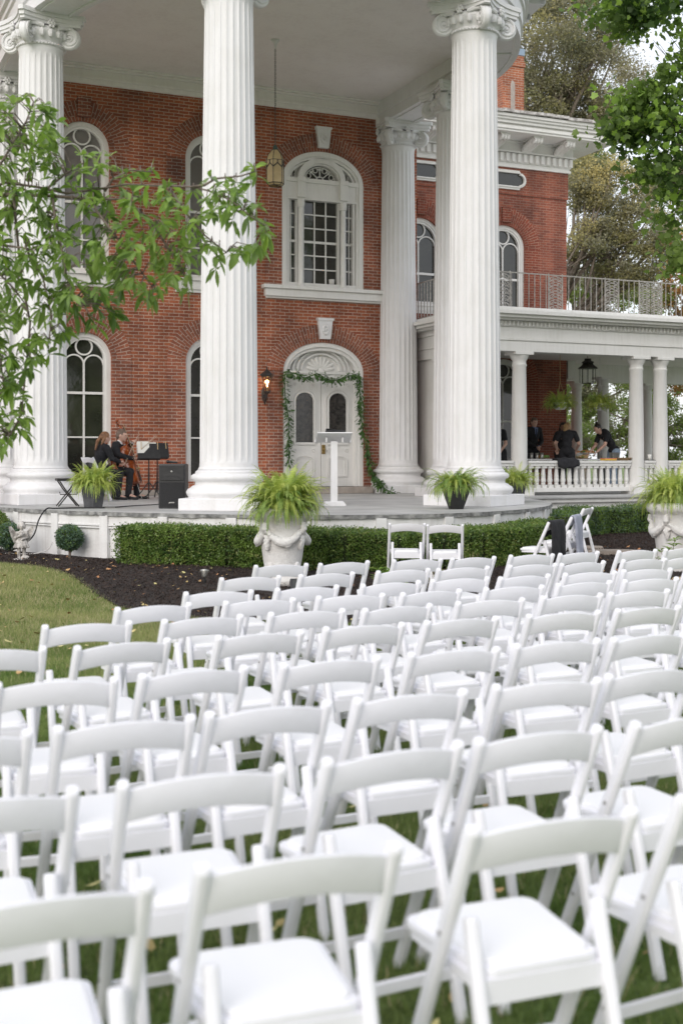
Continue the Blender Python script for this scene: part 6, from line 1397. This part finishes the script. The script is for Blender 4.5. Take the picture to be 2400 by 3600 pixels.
cup = MB().lathe([(.035, 0), (.045, .13), (.043, .13), (.033, .005)], 16).build('paper_cup', M['paper'], None, smooth=True); cup.location = hw(9.10, 2.82, rp_); tag(cup, 'white paper cup on the rail between the paired porch columns', 'cup')
bk = MB().bb(-.14, .14, -.10, .10, 0, .012).build('thin_folder', M['black'], None, bevel=.003); bk.location = hw(9.10, 2.76, rp_); bk.rotation_euler = (0, 0, HA); tag(bk, 'thin flat black folder under the paper cup on the rail', 'folder')
# dark garment over the rail
V = []; nx = 14
for i in range(nx+1):
    u = i/nx; x = -.27+.54*u
    for j, (y, z) in enumerate(((.16, -.10), (.12, .0), (.10, .02), (0, .028), (-.10, .02), (-.115, -.01), (-.12, -.06-.05*math.sin(u*3)), (-.125, -.12-.06*math.sin(u*2.5+.6)))): V.append((x+.01*math.sin(j*2+u*9), y+.008*math.sin(u*14), z+.010*math.sin(u*17)+(.03*math.sin(u*PI) if j in (2, 3) else 0)))
F = [(i*8+j, i*8+j+1, (i+1)*8+j+1, (i+1)*8+j) for i in range(nx) for j in range(7)]
o = MB().add(V, F).build('folded_cloth', M['suit'], None, smooth=True); o.location = hw(6.95, 2.8, rp_+.01); o.rotation_euler = (0, 0, HA); sm = o.modifiers.new('s', 'SOLIDIFY'); sm.thickness = .02; tag(o, 'black cloth draped over the balustrade rail below the blond woman', 'cloth')
# ================================================================== TREES
def tree(name, base, trunk_h, crown, label, mats, n, leaf=(.10, .2), clumps=60, seed=1, tr=.35, spread=.13, group='trees behind the mansion', limbs=14, weights=None, bark='bark', shape=LEAF4):
    """crown: list of (centre, radii) ellipsoids in world space"""
    rn = random.Random(seed); np.random.seed(seed); B = Vector(base); r = empty(name, B, 0, label, 'tree', group); st = MB(); top = B+Vector((0, 0, trunk_h))
    st.tube([(0, 0, -.3), (0, 0, .2), (rn.uniform(-.2, .2), 0, trunk_h*.5), tuple(top-B)], [tr*1.3, tr, tr*.8, tr*.6], 10); cc = []
    for k in range(clumps):
        c, rad = crown[k % len(crown)]; a, b_ = rn.uniform(0, 2*PI), math.acos(rn.uniform(-1, 1)); q = rn.uniform(.25, 1)**.5
        cc.append(Vector((c[0]+rad[0]*q*math.sin(b_)*math.cos(a), c[1]+rad[1]*q*math.sin(b_)*math.sin(a), c[2]+rad[2]*q*math.cos(b_))))
    for k, c in enumerate(cc):
        if k % max(1, clumps//limbs) == 0:
            e = c-B; s0 = top-B-Vector((0, 0, rn.uniform(0, trunk_h*.3))); mid = s0*.5+e*.5+Vector((rn.uniform(-.5, .5), rn.uniform(-.5, .5), rn.uniform(-.2, .5))); st.tube([s0, mid, e], [tr*.38, tr*.22, tr*.06], 7)
            for _ in range(3): c2 = rn.choice(cc)-B; c2 = mid+(c2-mid)*min(1, 2.5/max(.1, (c2-mid).length)); st.tube([mid, (mid+c2)/2+Vector((0, 0, rn.uniform(-.2, .3))), c2], [tr*.14, tr*.08, tr*.02], 5)
    st.build('trunk_and_limbs', M[bark], r, smooth=True)
    rr = min(min(q[1]) for q in crown); idx = np.random.randint(0, len(cc), n); CC = np.array([tuple(c-B) for c in cc])
    sg = np.random.uniform(.6, 1.3, len(cc))[idx][:, None]*spread*rr*2.1; P = CC[idx]+np.random.normal(size=(n, 3))*sg*np.array([1, 1, .62]); V, F = scatter(shape[0], shape[1], P, np.random.uniform(*leaf, n))
    mi = (np.random.rand(len(cc))[idx] > (weights or .5)).astype(int); extra = np.random.rand(n) < .15; mi = np.where(extra, 1-mi, mi)
    o = bpy.data.objects.new('crown', npmesh('crown', V, F, mats, np.repeat(mi, len(F)//n))); C.objects.link(o); o.parent = r; return r
def wp(px, py, Y): return ((px-784)*Y/2850, Y, CZ-(py-1052)*Y/2850)
tree('oak_tree', (wp(1215, 0, 52)[0], 52, 0), 14, [(wp(1290, 110, 52), (2.6, 2.6, 2.6)), (wp(1390, 190, 52), (1.6, 2, 2.2)), (wp(1230, 235, 52), (1.4, 2, 1.6)), (wp(1330, 20, 52), (2.6, 2, 2)), (wp(1230, 40, 50), (1.6, 2, 2.4)), (wp(1340, 250, 54), (1.8, 2, 1.2))], 'tall olive brown oak crown rising behind the chimney', [M['treebrown'], M['treegold']], 80000, (.07, .14), 300, 3, .34, .14, weights=.85)
tree('golden_tree', (wp(1262, 0, 44)[0], 44, 0), 6.5, [(wp(1400, 440, 44), (1.4, 1.5, 1.1)), (wp(1480, 520, 44), (1.6, 1.5, 1.1)), (wp(1370, 560, 44), (1.2, 1.5, 1.0)), (wp(1470, 610, 44), (1.8, 1.5, .7)), (wp(1345, 420, 44), (.7, 1, .9)), (wp(1540, 440, 46), (1.2, 1.5, 1.4))], 'olive and golden tree right of the wing with spreading grey limbs', [M['treegold'], M['treebrown']], 64000, (.06, .12), 240, 5, .26, .17, limbs=18, weights=.5)
tree('shade_tree', (wp(1340, 0, 60)[0], 60, 0), 4, [(wp(1330, 660, 60), (2.2, 2, .9)), (wp(1430, 690, 60), (2.4, 2, 1.0)), (wp(1300, 900, 60), (1.5, 2, 2.2)), (wp(1400, 920, 60), (1.8, 2, 2.0)), (wp(1330, 350, 60), (1.2, 2, 1.2))], 'dense dark green tree seen under and above the porch roof', [M['treebrown'], M['treegreen']], 44000, (.08, .17), 170, 8, .3, .14, weights=.5)
tree('green_tree', (wp(1530, 0, 50)[0], 50, 0), 3, [(wp(1440, 930, 50), (1.6, 1.5, 1.4)), (wp(1540, 900, 50), (1.8, 1.5, 1.8)), (wp(1500, 990, 50), (1.8, 1.5, .8)), (wp(1340, 1000, 50), (1.2, 1.5, .7)), (wp(1430, 1035, 50), (3.2, 1.5, .6)), (wp(1540, 1040, 50), (2.2, 1.5, .6))], 'bright yellow green tree behind the right porch columns', [M['treegreen'], M['treebrown']], 30000, (.07, .15), 140, 9, .16, .14, weights=.75)
tree('autumn_tree', (wp(1620, 0, 42)[0], 42, 0), 5, [(wp(1580, 680, 42), (.9, 1, 1.2)), (wp(1560, 860, 42), (.8, 1, .5)), (wp(1620, 560, 42), (1.2, 1, 1.5))], 'orange tinged autumn tree at the right edge above the balcony', [M['treeorange'], M['treegreen']], 9000, (.07, .14), 50, 10, .2, .15, weights=.75)
MAPLE = ([(0, 0, 0), (.22, -.04, .02), (.52, .10, .05), (.40, .26, .03), (.58, .55, .07), (.30, .58, .02), (.22, .78, .03), (0, 1.02, .05), (-.22, .78, .03), (-.30, .58, .02), (-.58, .55, .07), (-.40, .26, .03), (-.52, .10, .05), (-.22, -.04, .02)], [tuple(range(14))])
Ym = 13
tree('maple_tree', (7.4, 13.5, 0), 4.2, [(wp(1535, 330, Ym), (.22, .7, .50)), (wp(1585, 150, Ym), (.22, .7, .8)), (wp(1560, 490, Ym), (.16, .6, .34)), (wp(1480, 285, Ym), (.20, .5, .14)), (wp(1500, 390, Ym), (.18, .5, .18)), (wp(1410, 15, Ym), (.24, .5, .09)), (wp(1450, 55, Ym), (.08, .3, .06)), (wp(1530, 0, Ym), (.30, .5, .12)), (wp(1450, 235, Ym), (.13, .3, .08)), (wp(1700, 250, Ym), (.7, .9, 1.3)), (wp(1530, 210, Ym), (.18, .5, .22)), (wp(1570, 590, Ym), (.05, .4, .16)), (wp(1430, 300, Ym), (.10, .3, .06))], 'green maple whose leafy branches hang in from the upper right edge', [M['maple'], M['magleaf2']], 5200, (.04, .085), 260, 15, .10, 1.25, group='trees near the camera', limbs=20, weights=.88, bark='barkdark', shape=MAPLE)
# near tree at the left with long glossy leaves
mt = empty('broadleaf_tree', (-4.6, 8.6, 0), 0, 'near tree at the left whose leafy branch reaches across the columns', 'tree', 'trees near the camera'); O = Vector((-4.6, 8.6, 0)); st = MB()
def bp_(px, py, Y=8.0): return Vector(wp(px, py, Y))-O
st.tube([(0, 0, -.2), (.05, 0, 1.2), (.2, -.1, 2.4), (.5, -.3, 3.0)], [.16, .13, .11, .09], 12)
LIMBS = [[(-420, 640, 8.4), (-200, 520, 8.2), (-60, 452, 8), (31, 446, 8), (120, 450, 8), (208, 457, 8), (287, 457, 8), (340, 448, 7.9)], [(-60, 452, 8), (12, 419, 8.1), (83, 429, 8.1), (154, 444, 8.1), (233, 433, 8.1), (290, 423, 8), (387, 427, 8), (442, 429, 8), (479, 438, 7.9), (530, 460, 7.9), (580, 500, 7.9), (610, 520, 7.9)],
 [(442, 429, 8), (470, 425, 7.9), (496, 410, 7.9), (554, 404, 7.9), (590, 392, 7.9)], [(208, 457, 8), (225, 488, 7.9), (250, 521, 7.8), (283, 563, 7.8), (317, 613, 7.8), (350, 658, 7.8)], [(120, 450, 8), (128, 500, 7.9), (140, 560, 7.8), (155, 640, 7.8), (180, 700, 7.8)], [(31, 446, 8), (40, 540, 8), (50, 640, 8), (70, 740, 8), (60, 850, 8), (50, 950, 8), (25, 1000, 8)],
 [(-60, 452, 8), (0, 380, 8), (30, 330, 8.1), (60, 280, 8.1), (78, 235, 8.1)], [(-80, 600, 8), (-20, 560, 8), (60, 570, 7.9), (100, 640, 7.9), (120, 730, 7.9), (110, 800, 7.9)], [(290, 460, 7.9), (340, 500, 7.9), (380, 560, 7.9), (420, 620, 7.9), (430, 660, 7.9)], [(387, 427, 8), (420, 480, 7.9), (470, 540, 7.9), (520, 580, 7.9)], [(-20, 700, 8), (0, 800, 8), (10, 900, 8)], [(100, 440, 8), (150, 400, 8.1), (200, 370, 8.1)], [(240, 440, 8.1), (260, 410, 8.1), (300, 390, 8.1), (350, 395, 8.1)], [(-60, 640, 8.3), (-10, 620, 8.3), (30, 660, 8.3), (60, 700, 8.3)]]
for L in LIMBS:
    n = len(L); st.tube([bp_(*q) for q in L], [(.016 if L is LIMBS[0] else .008)*(1-.75*i/(n-1))+.002 for i in range(n)], 7)
POLY = [(-40, 250), (20, 235), (60, 215), (112, 208), (150, 300), (140, 340), (200, 350), (260, 352), (330, 380), (365, 385), (405, 412), (440, 420), (480, 408), (560, 375), (600, 385), (592, 430), (604, 480), (628, 515), (618, 560), (560, 580), (500, 625), (462, 600), (440, 640), (436, 690), (390, 680), (372, 735), (340, 715), (330, 660), (290, 660), (285, 725), (240, 750), (170, 755), (165, 700), (162, 790), (110, 820), (80, 850), (60, 860), (66, 930), (95, 975), (60, 985), (20, 1025), (-40, 1040)]
rn = random.Random(44); V = []; F = []; V2 = []; F2 = []; segs_ = [(Vector((a[0], a[1])), Vector((b[0], b[1])), a[2]) for L in LIMBS for a, b in zip(L, L[1:])]
cnt = 0
while cnt < 540:
    x, y = rn.uniform(-60, 630), rn.uniform(205, 1035)
    if not inside(x, y, POLY): continue
    p = Vector((x, y)); best = None
    for a, b, Y in segs_:
        t = max(0, min(1, (p-a).dot(b-a)/max(1e-6, (b-a).length_squared))); c = a+(b-a)*t; dd = (p-c).length
        if best is None or dd < best[0]: best = (dd, c, Y)
    if best[0] > 120: continue
    den = 1.0 if x < 130 else (.85 if y > 430 else .62)
    if rn.random() > den: continue
    cnt += 1; Yd = best[2]+rn.gauss(0, .28); tip = bp_(x, y, Yd); root_ = bp_(best[1].x, best[1].y, best[2]); mid = (tip+root_)/2+Vector((0, 0, .04)); st.tube([root_, mid, tip], [.0045, .0035, .002], 4)
    d0 = (tip-root_).normalized() if best[0] > 8 else Vector((rn.uniform(-1, 1), rn.uniform(-1, 1), rn.uniform(-.3, .6))).normalized()
    for k in range(rn.randint(4, 7)):
        u = Vector((rn.gauss(0, 1), rn.gauss(0, 1), rn.gauss(0, .6))); d = (d0*.75+u.normalized()*.9+Vector((0, 0, -.28 if y > 430 else .05))).normalized(); L_ = rn.uniform(.06, .125); young = rn.random() < (.34 if y < 560 else .10)
        lance(V2 if young else V, F2 if young else F, tip-d0*rn.uniform(0, .06), d, L_, L_*rn.uniform(.14, .20), Vector((rn.gauss(0, .4), rn.gauss(0, .4), 1)).normalized(), rn.uniform(.1, .45))
st.build('trunk_and_limbs', M['twig'], mt, smooth=True)
MB().add(V, F).build('leaves', M['magleaf'], mt, smooth=True, fixn=False); MB().add(V2, F2).build('young_leaves', M['magleaf2'], mt, smooth=True, fixn=False)

# unseen trees added behind and right of the camera for the windows to mirror
for i, (x, y, lb) in enumerate(((17, 1, 'broad unseen tree added right of the chairs for the windows to mirror'), (25, -9, 'tall unseen tree added farther back for the upper windows to mirror'))):
    tree('reflection_tree', (x, y, 0), 4, [((x, y, 7.5), (4.5, 4.5, 4.5)), ((x+2, y+2, 12), (3.5, 3.5, 3.5)), ((x-1, y, 4), (4, 4, 2))], lb, [M['treegreen'], M['maple']], 9000, (.3, .55), 90, 30+i, .35, .2, group='unseen trees added for window reflections', limbs=8, weights=.5)
